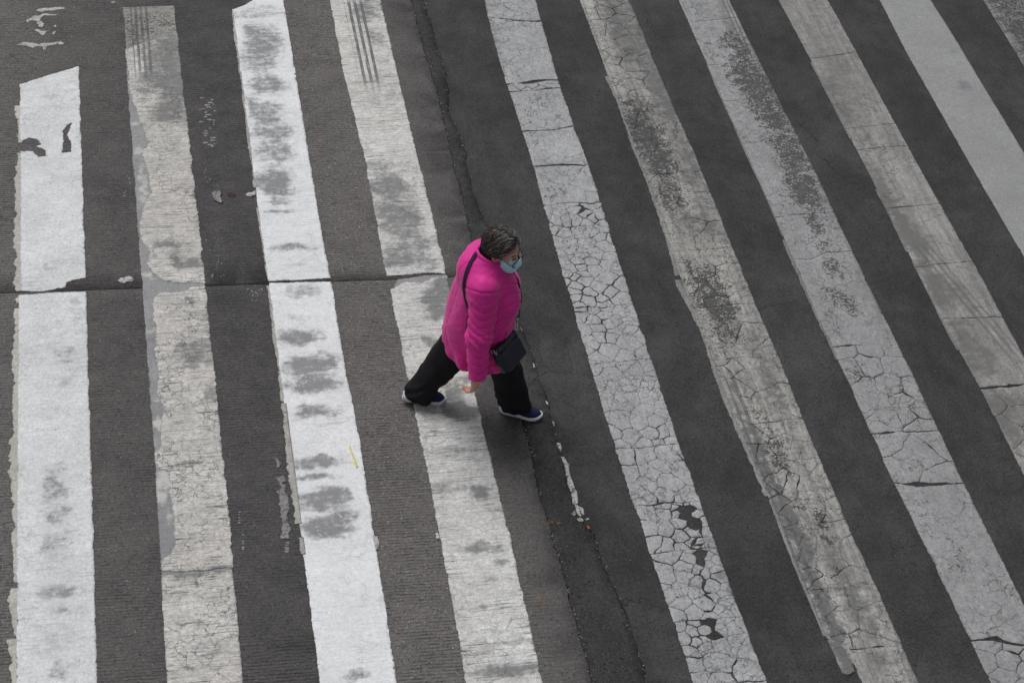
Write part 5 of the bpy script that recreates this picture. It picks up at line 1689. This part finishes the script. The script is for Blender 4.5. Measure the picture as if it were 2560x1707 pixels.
def make_shoe(mid, head, pitch_, lift):
    """running shoe: a sole with flared heel and toe spring, knitted upper"""
    L = 0.262
    n = 40
    fx, fy = math.cos(head), math.sin(head)

    def place(v):
        v = np.asarray(v, float)
        a = v[:, 0] - L * 0.78                      # pitch about the ball of the foot
        xx = a * math.cos(pitch_) - v[:, 2] * math.sin(-pitch_) + L * 0.78
        zz = v[:, 2] * math.cos(pitch_) - a * math.sin(pitch_) + lift
        xx = xx - L / 2
        return np.column_stack([mid[0] + xx * fx - v[:, 1] * fy, mid[1] + xx * fy + v[:, 1] * fx, zz])

    def width(s):
        w = np.interp(s, [0, .04, .12, .3, .45, .6, .74, .86, .95, 1.0], [.018, .028, .035, .035, .034, .041, .0475, .043, .028, .010])
        return w

    def side(s):                                    # the outline bends inwards at the arch
        return 0.006 * math.sin(s * math.pi) * (-1 if mid[1] < 0 else 1)
    ss = 0.5 - 0.5 * np.cos(np.linspace(0.0, math.pi, n))
    seg = 18
    v, f = [], []
    for s in ss:                                    # sole
        w = width(s) * 1.07 + 0.003
        h0 = 0.012 * max(0, (s - 0.80) / 0.2) ** 1.6 + 0.010 * max(0, (0.10 - s) / 0.10) ** 2
        h1 = float(np.interp(s, [0, .1, .35, .6, .9, 1.0], [.046, .040, .034, .028, .030, .034]))
        for j in range(seg):
            a = 2 * math.pi * j / seg
            c, q = math.cos(a), math.sin(a)
            yy = w * math.copysign(abs(c) ** 0.42, c)
            zz = (h0 + h1) / 2 + (h1 - h0) / 2 * math.copysign(abs(q) ** 0.42, q)
            yy *= 1.0 - 0.07 * (q > 0) * q
            v.append((s * L * 1.02 - 0.003, yy + side(s), zz))
    for i in range(n - 1):
        for j in range(seg):
            f.append((i * seg + j, i * seg + (j + 1) % seg, (i + 1) * seg + (j + 1) % seg, (i + 1) * seg + j))
    f.append(tuple(range(seg)))
    f.append(tuple(range((n - 1) * seg, n * seg))[::-1])
    f = [q[::-1] for q in f]
    sole_me = mesh_np('sole', place(v), f)
    v, f = [], []
    for s in ss:                                    # upper
        w = width(s) * 0.98
        top = float(np.interp(s, [0, .05, .2, .36, .5, .65, .8, .92, 1.0], [.060, .088, .096, .094, .088, .073, .060, .052, .036]))
        for j in range(seg):
            a = 2 * math.pi * j / seg
            c, q = math.cos(a), math.sin(a)
            yy = w * math.copysign(abs(c) ** 0.75, c) * (1 - 0.25 * max(q, 0) ** 2)
            zz = 0.024 + (top - 0.024) * max(q, 0) ** 0.8 if q > 0 else 0.024 + 0.004 * q
            v.append((0.006 + s * (L - 0.012), yy + side(s), zz))
    for i in range(n - 1):
        for j in range(seg):
            f.append((i * seg + j, i * seg + (j + 1) % seg, (i + 1) * seg + (j + 1) % seg, (i + 1) * seg + j))
    f.append(tuple(range(seg)))
    f.append(tuple(range((n - 1) * seg, n * seg))[::-1])
    f = [q[::-1] for q in f]
    sh = new_obj('shoe', mesh_np('shoe', place(v), f), person, navy.mat)
    new_obj('sole', sole_me, sh, solem.mat)
    laces = []
    for s in (0.46, 0.53, 0.60, 0.67):
        top = float(np.interp(s, [0, .2, .36, .5, .65, .8], [.060, .096, .094, .088, .073, .060]))
        w = width(s) * 0.62
        pts = [(s * L, w * q + side(s), top - 0.012 * q * q + 0.0035) for q in np.linspace(-1, 1, 7)]
        laces.append(tube(place(pts), 0.0026, 6))
    v, f = join(laces)
    new_obj('laces', mesh_np('laces', v, f), sh, navy.mat)
    return sh


make_shoe((0.306, -0.026), math.radians(-13), math.radians(0), 0.0)
make_shoe((-0.290, 0.055), math.radians(5), math.radians(7), 0.0)

# --- hair: a short wavy cap made of a base and many locks
def hair_fn(p):
    q = head_q(p)
    d = ellip(p, hp(-0.018, 0, 0.028), (0.109, 0.087, 0.104), HA)
    d = smin(d, ellip(p, hp(-0.062, 0, -0.030), (0.066, 0.076, 0.070), HA), 0.03)
    near = np.abs(d) < 0.03
    d = d.copy()
    x, y, z = (a[near] for a in p)
    wav = np.sin((q[0][near] * 1.0 + q[2][near] * 0.6) * 150 + 14 * vnoise(x, y, z, 16))
    d[near] += 0.0035 * wav + 0.024 * vnoise(x, y, z, 20) + 0.012 * vnoise(x, y, z, 48)
    # face, neck and ears stay clear
    ay_ = np.abs(q[1])
    hairline = 0.070 - 1.1 * np.clip(ay_ - 0.034, 0, 1) + 0.004 * np.sin(q[1] * 160)
    face = np.maximum(hairline * 0 + (0.030 - q[0]), q[2] - hairline)
    side = np.maximum(np.maximum(-0.018 - q[0], q[2] - 0.004), -(q[0] + 0.018))
    d = smax(d, -face, 0.010)
    ear = np.maximum(np.maximum(np.abs(q[0] - 0.001) - 0.024, q[2] - 0.006), 0.045 - ay_)
    d = smax(d, -ear, 0.008)
    d = smax(d, -(q[2] + 0.080), 0.01)
    d = np.maximum(d, -np.maximum(q[0] - 0.0, 0) * 0 - 1)
    return d


hm = Mat('dark_greying_hair', 0.58, 0.25)
_s = hm.noise(hm.scale(hm.O, (140, 140, 140)), 1.0, 3, 0.7)
_g = hm.attr('grey')
hc = hm.mix(_g, (0.044, 0.035, 0.029), (0.42, 0.40, 0.38))
hm.color(hm.mul(hc, 0.65 + _s * 0.7))
hm.bump(_s, 0.002, 0.6)
hme = sdf_mesh('hair', hair_fn, HEAD - 0.155, HEAD + 0.155, 0.0032, 1)
hv = np.array([v.co[:] for v in hme.vertices])
hq = np.stack(head_q(hv.T), 1)
hgrey = np.clip((hq[:, 0] + 0.01) / 0.09, 0, 1) * 0.30 * np.clip((hq[:, 2] - 0.0) / 0.05, 0, 1)
a_ = hme.attributes.new('grey', 'FLOAT', 'POINT')
a_.data.foreach_set('value', hgrey.astype(np.float32))
hair = new_obj('hair', hme, person, hm.mat)

rnd = random.Random(5)
LV, LF, LG = [], [], []


def hair_surface(dirv):
    """point on the outer hair shell in a direction of the head's axes"""
    a, b, c = dirv
    k = math.sqrt((a / 0.110) ** 2 + (b / 0.088) ** 2 + (c / 0.105) ** 2)
    return np.array([a / k - 0.018, b / k, c / k + 0.028])


def hair_ok(q):
    ay_ = abs(q[1])
    if q[2] < -0.078:
        return False
    if q[0] > 0.022 and q[2] < 0.072 - 1.1 * max(0, ay_ - 0.034):
        return False
    if abs(q[0] - 0.001) < 0.025 and q[2] < 0.010:
        return False
    if q[0] > 0.0 and q[2] < 0.0:
        return False
    return True


made = 0
while made < 2300:
    th = rnd.uniform(0, 2 * math.pi)
    cz_ = rnd.uniform(-0.62, 1.0)
    st = math.sqrt(1 - cz_ * cz_)
    d0 = np.array([st * math.cos(th), st * math.sin(th), cz_])
    q0 = hair_surface(d0)
    if not hair_ok(q0):
        continue
    # hair is combed from the forehead to the back, sides go back and down
    n_ = 11
    # neighbours wave together, so the locks read as soft waves
    cl = mnoise.noise(Vector(d0) * 2.2) * 5.0
    ph, amp, fr = cl + rnd.uniform(-.35, .35), rnd.uniform(0.18, 0.34), 0.95 + 0.25 * mnoise.noise(Vector(d0) * 1.7 + Vector((5, 0, 0)))
    step = rnd.uniform(0.055, 0.085)
    d_ = d0.copy()
    pts = []
    lift0 = rnd.uniform(0.000, 0.008) + 0.009 * mnoise.noise(Vector(d0) * 3.2)
    for i in range(n_):
        q = hair_surface(d_)
        nrm = d_ / np.linalg.norm(d_)
        lift = lift0 + 0.004 * math.sin(i / (n_ - 1) * math.pi) + 0.0035 * math.sin(i * fr + ph)
        pts.append(hp(*(q + nrm * lift)))
        flow = np.array([-1.0, 0.30 * np.sign(d_[1]) * (1 if d_[2] > 0.2 else 0), -0.25 - 0.9 * max(0.0, 0.5 - d_[2])])
        if q[0] < -0.05:
            flow = np.array([-0.2, 0.0, -1.0])
        flow = flow - nrm * (flow @ nrm)
        flow /= np.linalg.norm(flow) + 1e-9
        sidev = np.cross(nrm, flow)
        d_ = d_ + (flow + sidev * amp * 3.2 * math.sin(i * fr * 0.9 + ph)) * step
        d_ = d_ / np.linalg.norm(d_)
        if not hair_ok(hair_surface(d_)) and i > 4:
            break
    if len(pts) < 5:
        continue
    r0 = rnd.uniform(0.0005, 0.0013)
    rad = [r0 * (0.35 + 0.75 * math.sin(math.pi * min(1, (i + 0.6) / len(pts)))) + 0.0003 for i in range(len(pts))]
    pth = smooth_path(pts, 20)
    rr_ = np.interp(np.linspace(0, 1, len(pth)), np.linspace(0, 1, len(pts)), rad)
    v, f = tube(pth, rr_, 5)
    o = len(LV)
    LV += list(v)
    LF += [tuple(i + o for i in q) for q in f]
    pg = 0.09 + 0.80 * np.clip((q0[0] + 0.03) / 0.10, 0, 1) * np.clip((q0[2] + 0.02) / 0.08, 0, 1)
    pg *= 0.35 + 1.1 * max(0, 0.5 + mnoise.noise(Vector(d0) * 4.0 + Vector((9, 2, 1))))
    g = rnd.uniform(0.25, 0.85) if rnd.random() < pg else rnd.uniform(0.0, 0.10)
    LG += [g] * len(v)
    made += 1
lme = mesh_np('hair_locks', LV, LF)
a_ = lme.attributes.new('grey', 'FLOAT', 'POINT')
a_.data.foreach_set('value', np.array(LG, np.float32))
new_obj('hair_locks', lme, hair, hm.mat)

# eyes, eyebrows
em = Mat('eye_white', 0.2, 0.5).color((0.62, 0.58, 0.55)).mat
im = Mat('dark_iris', 0.15, 0.5).color((0.02, 0.012, 0.008)).mat


def uvsphere(c, r, seg=14, rings=9, axes=HA):
    v, f = [], []
    for i in range(rings + 1):
        t = math.pi * i / rings
        for j in range(seg):
            a = 2 * math.pi * j / seg
            o = np.array([math.sin(t) * math.cos(a), math.sin(t) * math.sin(a), math.cos(t)]) * r
            v.append(np.asarray(c) + axes[0] * o[0] + axes[1] * o[1] + axes[2] * o[2])
    for i in range(rings):
        for j in range(seg):
            f.append((i * seg + j, (i + 1) * seg + j, (i + 1) * seg + (j + 1) % seg, i * seg + (j + 1) % seg))
    return v, f


brow = Mat('dark_brow', 0.8).color((0.03, 0.02, 0.015)).mat
for s in (-1, 1):
    c = hp(0.0695, s * 0.031, 0.000)
    e = new_obj('eye', mesh_np('eye', *uvsphere(c, 0.0115)), person, em)
    new_obj('iris', mesh_np('iris', *uvsphere(c + hf * 0.0072 - hu * 0.001, 0.0056)), e, im)
    pts = [hp(0.084 - 0.010 * t * t, s * (0.012 + 0.036 * t), 0.021 + 0.006 * math.sin(t * 2.4)) for t in np.linspace(0, 1, 8)]
    new_obj('eyebrow', mesh_np('eyebrow', *tube(pts, [0.0024 * (1.1 - 0.7 * t) for t in np.linspace(0, 1, 8)], 6)), person, brow)

# --- face mask with ear loops
def mask_fn(p):
    q = head_q(p)
    base = ellip(p, hp(0.030, 0, -0.045), (0.066, 0.061, 0.066), HA)
    base = smin(base, cone(p, hp(0.085, 0, -0.005), hp(0.100, 0, -0.032), 0.014, 0.017)[0], 0.035)
    base = smin(base, ellip(p, hp(0.066, 0, -0.088), (0.028, 0.032, 0.022), HA), 0.03)
    pl = np.abs(((q[2] + 0.12) / 0.019) % 1.0 - 0.5)
    shell = np.abs(base - 0.006 - 0.0026 * pl) - 0.0018
    top = 0.000 - 0.10 * np.abs(q[1])
    bot = -0.110 + 0.10 * np.abs(q[1])
    cut = np.maximum(np.maximum(q[2] - top, bot - q[2]), np.maximum(np.abs(q[1]) - 0.068, 0.030 - q[0]))
    return np.maximum(shell, cut)


mm = Mat('blue_mask_cloth', 0.8, 0.2)
_q = mm.noise(mm.O, 200, 2)
mm.color(mm.mul(mm.mix(mm.noise(mm.O, 20, 2), (0.50, 0.84, 0.96), (0.56, 0.87, 0.97)), 0.9 + _q * 0.2))
mm.bump(_q, 0.0008, 0.5)
wm = Mat('white_elastic', 0.7, 0.2).color((0.75, 0.75, 0.74)).mat
mask = new_obj('face_mask', sdf_mesh('face_mask', mask_fn, HEAD - np.array([0.02, 0.14, 0.17]), HEAD + np.array([0.16, 0.12, 0.06]), 0.0020, 1), person, mm.mat)
for s in (-1, 1):
    pts = [hp(0.038, s * 0.060, -0.020), hp(0.018, s * 0.070, -0.006), hp(-0.004, s * 0.080, 0.012), hp(-0.022, s * 0.080, 0.000), hp(-0.020, s * 0.077, -0.030), hp(-0.002, s * 0.070, -0.052), hp(0.020, s * 0.064, -0.072), hp(0.040, s * 0.056, -0.086)]
    new_obj('ear_loop', mesh_np('ear_loop', *tube(smooth_path(pts, 40), 0.0013, 6)), mask, wm)
pts = [hp(0.054 + 0.062 * math.cos(t * 1.25), 0.060 * t, 0.000 - 0.006 * abs(t)) for t in np.linspace(-1, 1, 15)]
new_obj('nose_band', mesh_np('nose_band', *tube(pts, 0.0016, 6)), mask, wm)

# --- glasses
gm_ = Mat('black_frame', 0.25, 0.5).color((0.012, 0.014, 0.022)).mat
gl = bpy.data.materials.new('lens_glass')
gl.use_nodes = True
nt = gl.node_tree
nt.nodes.clear()
o_ = nt.nodes.new('ShaderNodeOutputMaterial')
mx = nt.nodes.new('ShaderNodeMixShader')
tr = nt.nodes.new('ShaderNodeBsdfTransparent')
gs_ = nt.nodes.new('ShaderNodeBsdfGlossy')
tr.inputs[0].default_value = (0.72, 0.80, 0.86, 1)
gs_.inputs['Roughness'].default_value = 0.05
mx.inputs[0].default_value = 0.10
nt.links.new(tr.outputs[0], mx.inputs[1])
nt.links.new(gs_.outputs[0], mx.inputs[2])
nt.links.new(mx.outputs[0], o_.inputs[0])
rims = []
GO = -0.019
for s in (-1, 1):
    rims.append(tube([hp(0.108 - 0.006 * abs(math.cos(a)) * (1 if math.cos(a) * s > 0 else 0), s * 0.033 + 0.0245 * math.cos(a), GO + 0.0215 * math.sin(a)) for a in np.linspace(0, 2 * math.pi, 28, endpoint=False)], 0.0027, 8, closed=True))
    rims.append(tube(smooth_path([hp(0.100, s * 0.0575, GO + 0.006), hp(0.090, s * 0.068, GO + 0.008), hp(0.050, s * 0.076, 0.004), hp(0.000, s * 0.080, 0.012), hp(-0.018, s * 0.080, 0.004), hp(-0.028, s * 0.078, -0.016)], 30), 0.0020, 6))
rims.append(tube(smooth_path([hp(0.108, -0.009, GO + 0.004), hp(0.112, 0, GO + 0.009), hp(0.108, 0.009, GO + 0.004)], 10), 0.0022, 6))
glasses = new_obj('glasses', mesh_np('glasses', *join(rims)), person, gm_)
for s in (-1, 1):
    v = [hp(0.1085, s * 0.033, GO)] + [hp(0.1065, s * 0.033 + 0.0238 * math.cos(a), GO + 0.0208 * math.sin(a)) for a in np.linspace(0, 2 * math.pi, 28, endpoint=False)]
    new_obj('lens', mesh_np('lens', v, [(0, 1 + j, 1 + (j + 1) % 28) for j in range(28)]), glasses, gl)
pe = Mat('pearl', 0.2, 0.6).color((0.80, 0.78, 0.74)).mat
for s in (-1, 1):
    new_obj('earring', mesh_np('earring', *uvsphere(hp(0.002, s * 0.081, -0.049), 0.0042)), person, pe)

# --- shoulder bag and its strap
leather = Mat('navy_leather', 0.36, 0.45)
_n = leather.noise(leather.O, 130, 4, 0.6)
_b = leather.noise(leather.O, 7, 3)
leather.color(leather.mix(_b, (0.0055, 0.0085, 0.0185), (0.0085, 0.013, 0.027)))
leather.bump(_n, 0.0008, 0.6)
leather.rough(0.30 + _n * 0.22)
blk = Mat('black_leather', 0.45, 0.4)
blk.color((0.008, 0.0085, 0.010))
steel = Mat('polished_steel', 0.22)
steel.color((0.72, 0.73, 0.75))
steel.bsdf.inputs['Metallic'].default_value = 1.0
webm = Mat('dark_purple_webbing', 0.75, 0.25)
_x = webm.noise(webm.scale(webm.O, (300, 300, 300)), 1, 2)
webm.color(webm.mul(webm.mix(0.5, (0.020, 0.012, 0.045), (0.028, 0.017, 0.058)), 0.7 + _x * 0.6))
webm.bump(_x, 0.001, 0.6)

bw = np.array([0.53, 0.85, 0.03]); bw /= np.linalg.norm(bw)      # along the top edge, towards her left
bd = np.array([0.50, -0.14, -0.80]); bd -= bw * (bd @ bw); bd /= np.linalg.norm(bd)
bn = np.cross(bd, bw)
if bn[0] < 0:
    bn = -bn                                                      # away from her body
BT = np.array([0.128, -0.168, 0.732])                              # middle of the top edge
BC = BT + bd * 0.088 + bn * 0.022
bag_t = bpy.data.objects.new('shoulder_bag', None)
bag_t.location = person.location
bag_t.rotation_euler = person.rotation_euler
COL.objects.link(bag_t)
tag(bag_t, 'small dark navy leather shoulder bag hanging at the hip of the walking woman', 'bag')


def bag_fn(p):
    d = rbox(p, BC, (0.116, 0.087, 0.032), 0.029, (bw, bd, bn))
    q = [p[i] - BC[i] for i in range(3)]
    a, b, c = (q[0] * e[0] + q[1] * e[1] + q[2] * e[2] for e in (bw, bd, bn))
    d = d - 0.006 * np.clip(1 - (a / 0.11) ** 2, 0, 1) * np.clip(1 - (b / 0.09) ** 2, 0, 1)
    d = d + 0.004 * np.exp(-((b + 0.045) / 0.004) ** 2) * (c > 0)
    return d + 0.010 * vnoise(*p, 15) + 0.004 * vnoise(*p, 34)


new_obj('bag_body', sdf_mesh('bag_body', bag_fn, BC - 0.17, BC + 0.17, 0.0036, 1), bag_t, leather.mat)


def flap_fn(p):
    c = BC + bn * 0.024 + bd * 0.022
    d = rbox(p, c, (0.100, 0.062, 0.016), 0.012, (bw, bd, bn))
    return d + 0.003 * vnoise(*p, 20)


new_obj('front_pocket', sdf_mesh('front_pocket', flap_fn, BC - 0.16, BC + 0.16, 0.0036, 1), bag_t, leather.mat)
zp = [BC + bn * 0.0335 - bd * 0.047 + bw * t for t in np.linspace(-0.095, 0.095, 24)]
new_obj('zip', mesh_np('zip', *tube(zp, 0.0026, 6)), bag_t, blk.mat)
zq = [BC - bd * 0.090 + bn * 0.004 + bw * t for t in np.linspace(-0.105, 0.105, 24)]
new_obj('zip', mesh_np('zip', *tube(zq, 0.0035, 6)), bag_t, blk.mat)
RL, RR = BC - bw * 0.116 - bd * 0.078 + bn * 0.006, BC + bw * 0.108 - bd * 0.094


def ring(c, n, r, tk, seg=20):
    n = n / np.linalg.norm(n)
    a = np.cross(n, (0.3, 0.2, 0.9)); a /= np.linalg.norm(a)
    b = np.cross(n, a)
    return tube([c + a * r * math.cos(t) + b * r * math.sin(t) for t in np.linspace(0, 2 * math.pi, seg, endpoint=False)], tk, 8, closed=True)


def hug(pts, off=0.006, it=6):
    """lay points on the jacket"""
    P = np.array(pts, float)
    e = 0.004
    for _ in range(it):
        d = jacket_raw([P[:, 0], P[:, 1], P[:, 2]])
        g = np.stack([(jacket_raw([P[:, j] + (e if i == j else 0) for j in range(3)]) - jacket_raw([P[:, j] - (e if i == j else 0) for j in range(3)])) / (2 * e) for i in range(3)], 1)
        g /= np.linalg.norm(g, axis=1)[:, None] + 1e-9
        P = P - (d - off)[:, None] * g
    return P, g


def push_out(c, off):
    return hug([c], off, 8)[0][0]


RR = push_out(RR, 0.014)
ring_top = push_out(RR + np.array([0.0, 0.004, 0.030]), 0.014)
hook_top = push_out(ring_top + np.array([0.002, 0.006, 0.050]), 0.014)
back_pts = [RL + np.array([-0.02, -0.02, 0.04]), (-0.015, -0.235, 0.80), (-0.040, -0.240, 0.90), (-0.052, -0.215, 0.965), (-0.075, -0.172, 1.00), (-0.090, -0.146, 1.06), (-0.086, -0.125, 1.14), (-0.064, -0.073, 1.215), (-0.034, -0.028, 1.252), (0.004, 0.043, 1.245), (0.060, 0.082, 1.205), (0.120, 0.060, 1.16), (0.171, 0.022, 1.114), (0.200, 0.008, 1.075), (0.225, 0.000, 1.03), (0.245, -0.030, 0.95), (0.240, -0.060, 0.88)]
raw = smooth_path(back_pts, 110)
P_, N_ = hug(raw, 0.005)
P_ = np.concatenate([[RL + np.array([0, -0.004, 0.012])], P_[3:], smooth_path([P_[-1], (P_[-1] + hook_top) / 2 + np.array([0.006, -0.004, 0]), hook_top], 10)[1:]])
N_ = np.concatenate([[N_[0]], N_[3:], np.repeat(N_[-1:], len(P_) - 1 - len(N_[3:]), 0)])
for _ in range(2):
    P_[1:-1] = P_[1:-1] * 0.5 + (P_[2:] + P_[:-2]) * 0.25
    N_[1:-1] = N_[1:-1] * 0.5 + (N_[2:] + N_[:-2]) * 0.25
strap = new_obj('strap', mesh_np('strap', *tube(P_, 0, 12, flat=(0.0125, 0.0016), normals=N_)), bag_t, webm.mat)
new_obj('ring', mesh_np('ring', *ring(RL, bw, 0.012, 0.0022)), bag_t, steel.mat)
new_obj('ring', mesh_np('ring', *ring(RR + np.array([0, 0, 0.008]), bn, 0.014, 0.0024)), bag_t, steel.mat)
clip = join([ring(ring_top + np.array([0, 0, 0.006]), bn, 0.011, 0.0026), tube([ring_top + np.array([0, 0, 0.016]), hook_top], 0.0042, 8), tube([hook_top - bw * 0.016, hook_top + bw * 0.016], 0.0028, 8)])
new_obj('clasp', mesh_np('clasp', *clip), bag_t, steel.mat)
stud = join([ring(BC + bw * 0.112 - bd * 0.055 + bn * 0.012, bn, 0.006, 0.002), ring(BC - bw * 0.108 - bd * 0.062 + bn * 0.02, bn, 0.007, 0.0022)])
new_obj('buckle', mesh_np('buckle', *stud), bag_t, steel.mat)
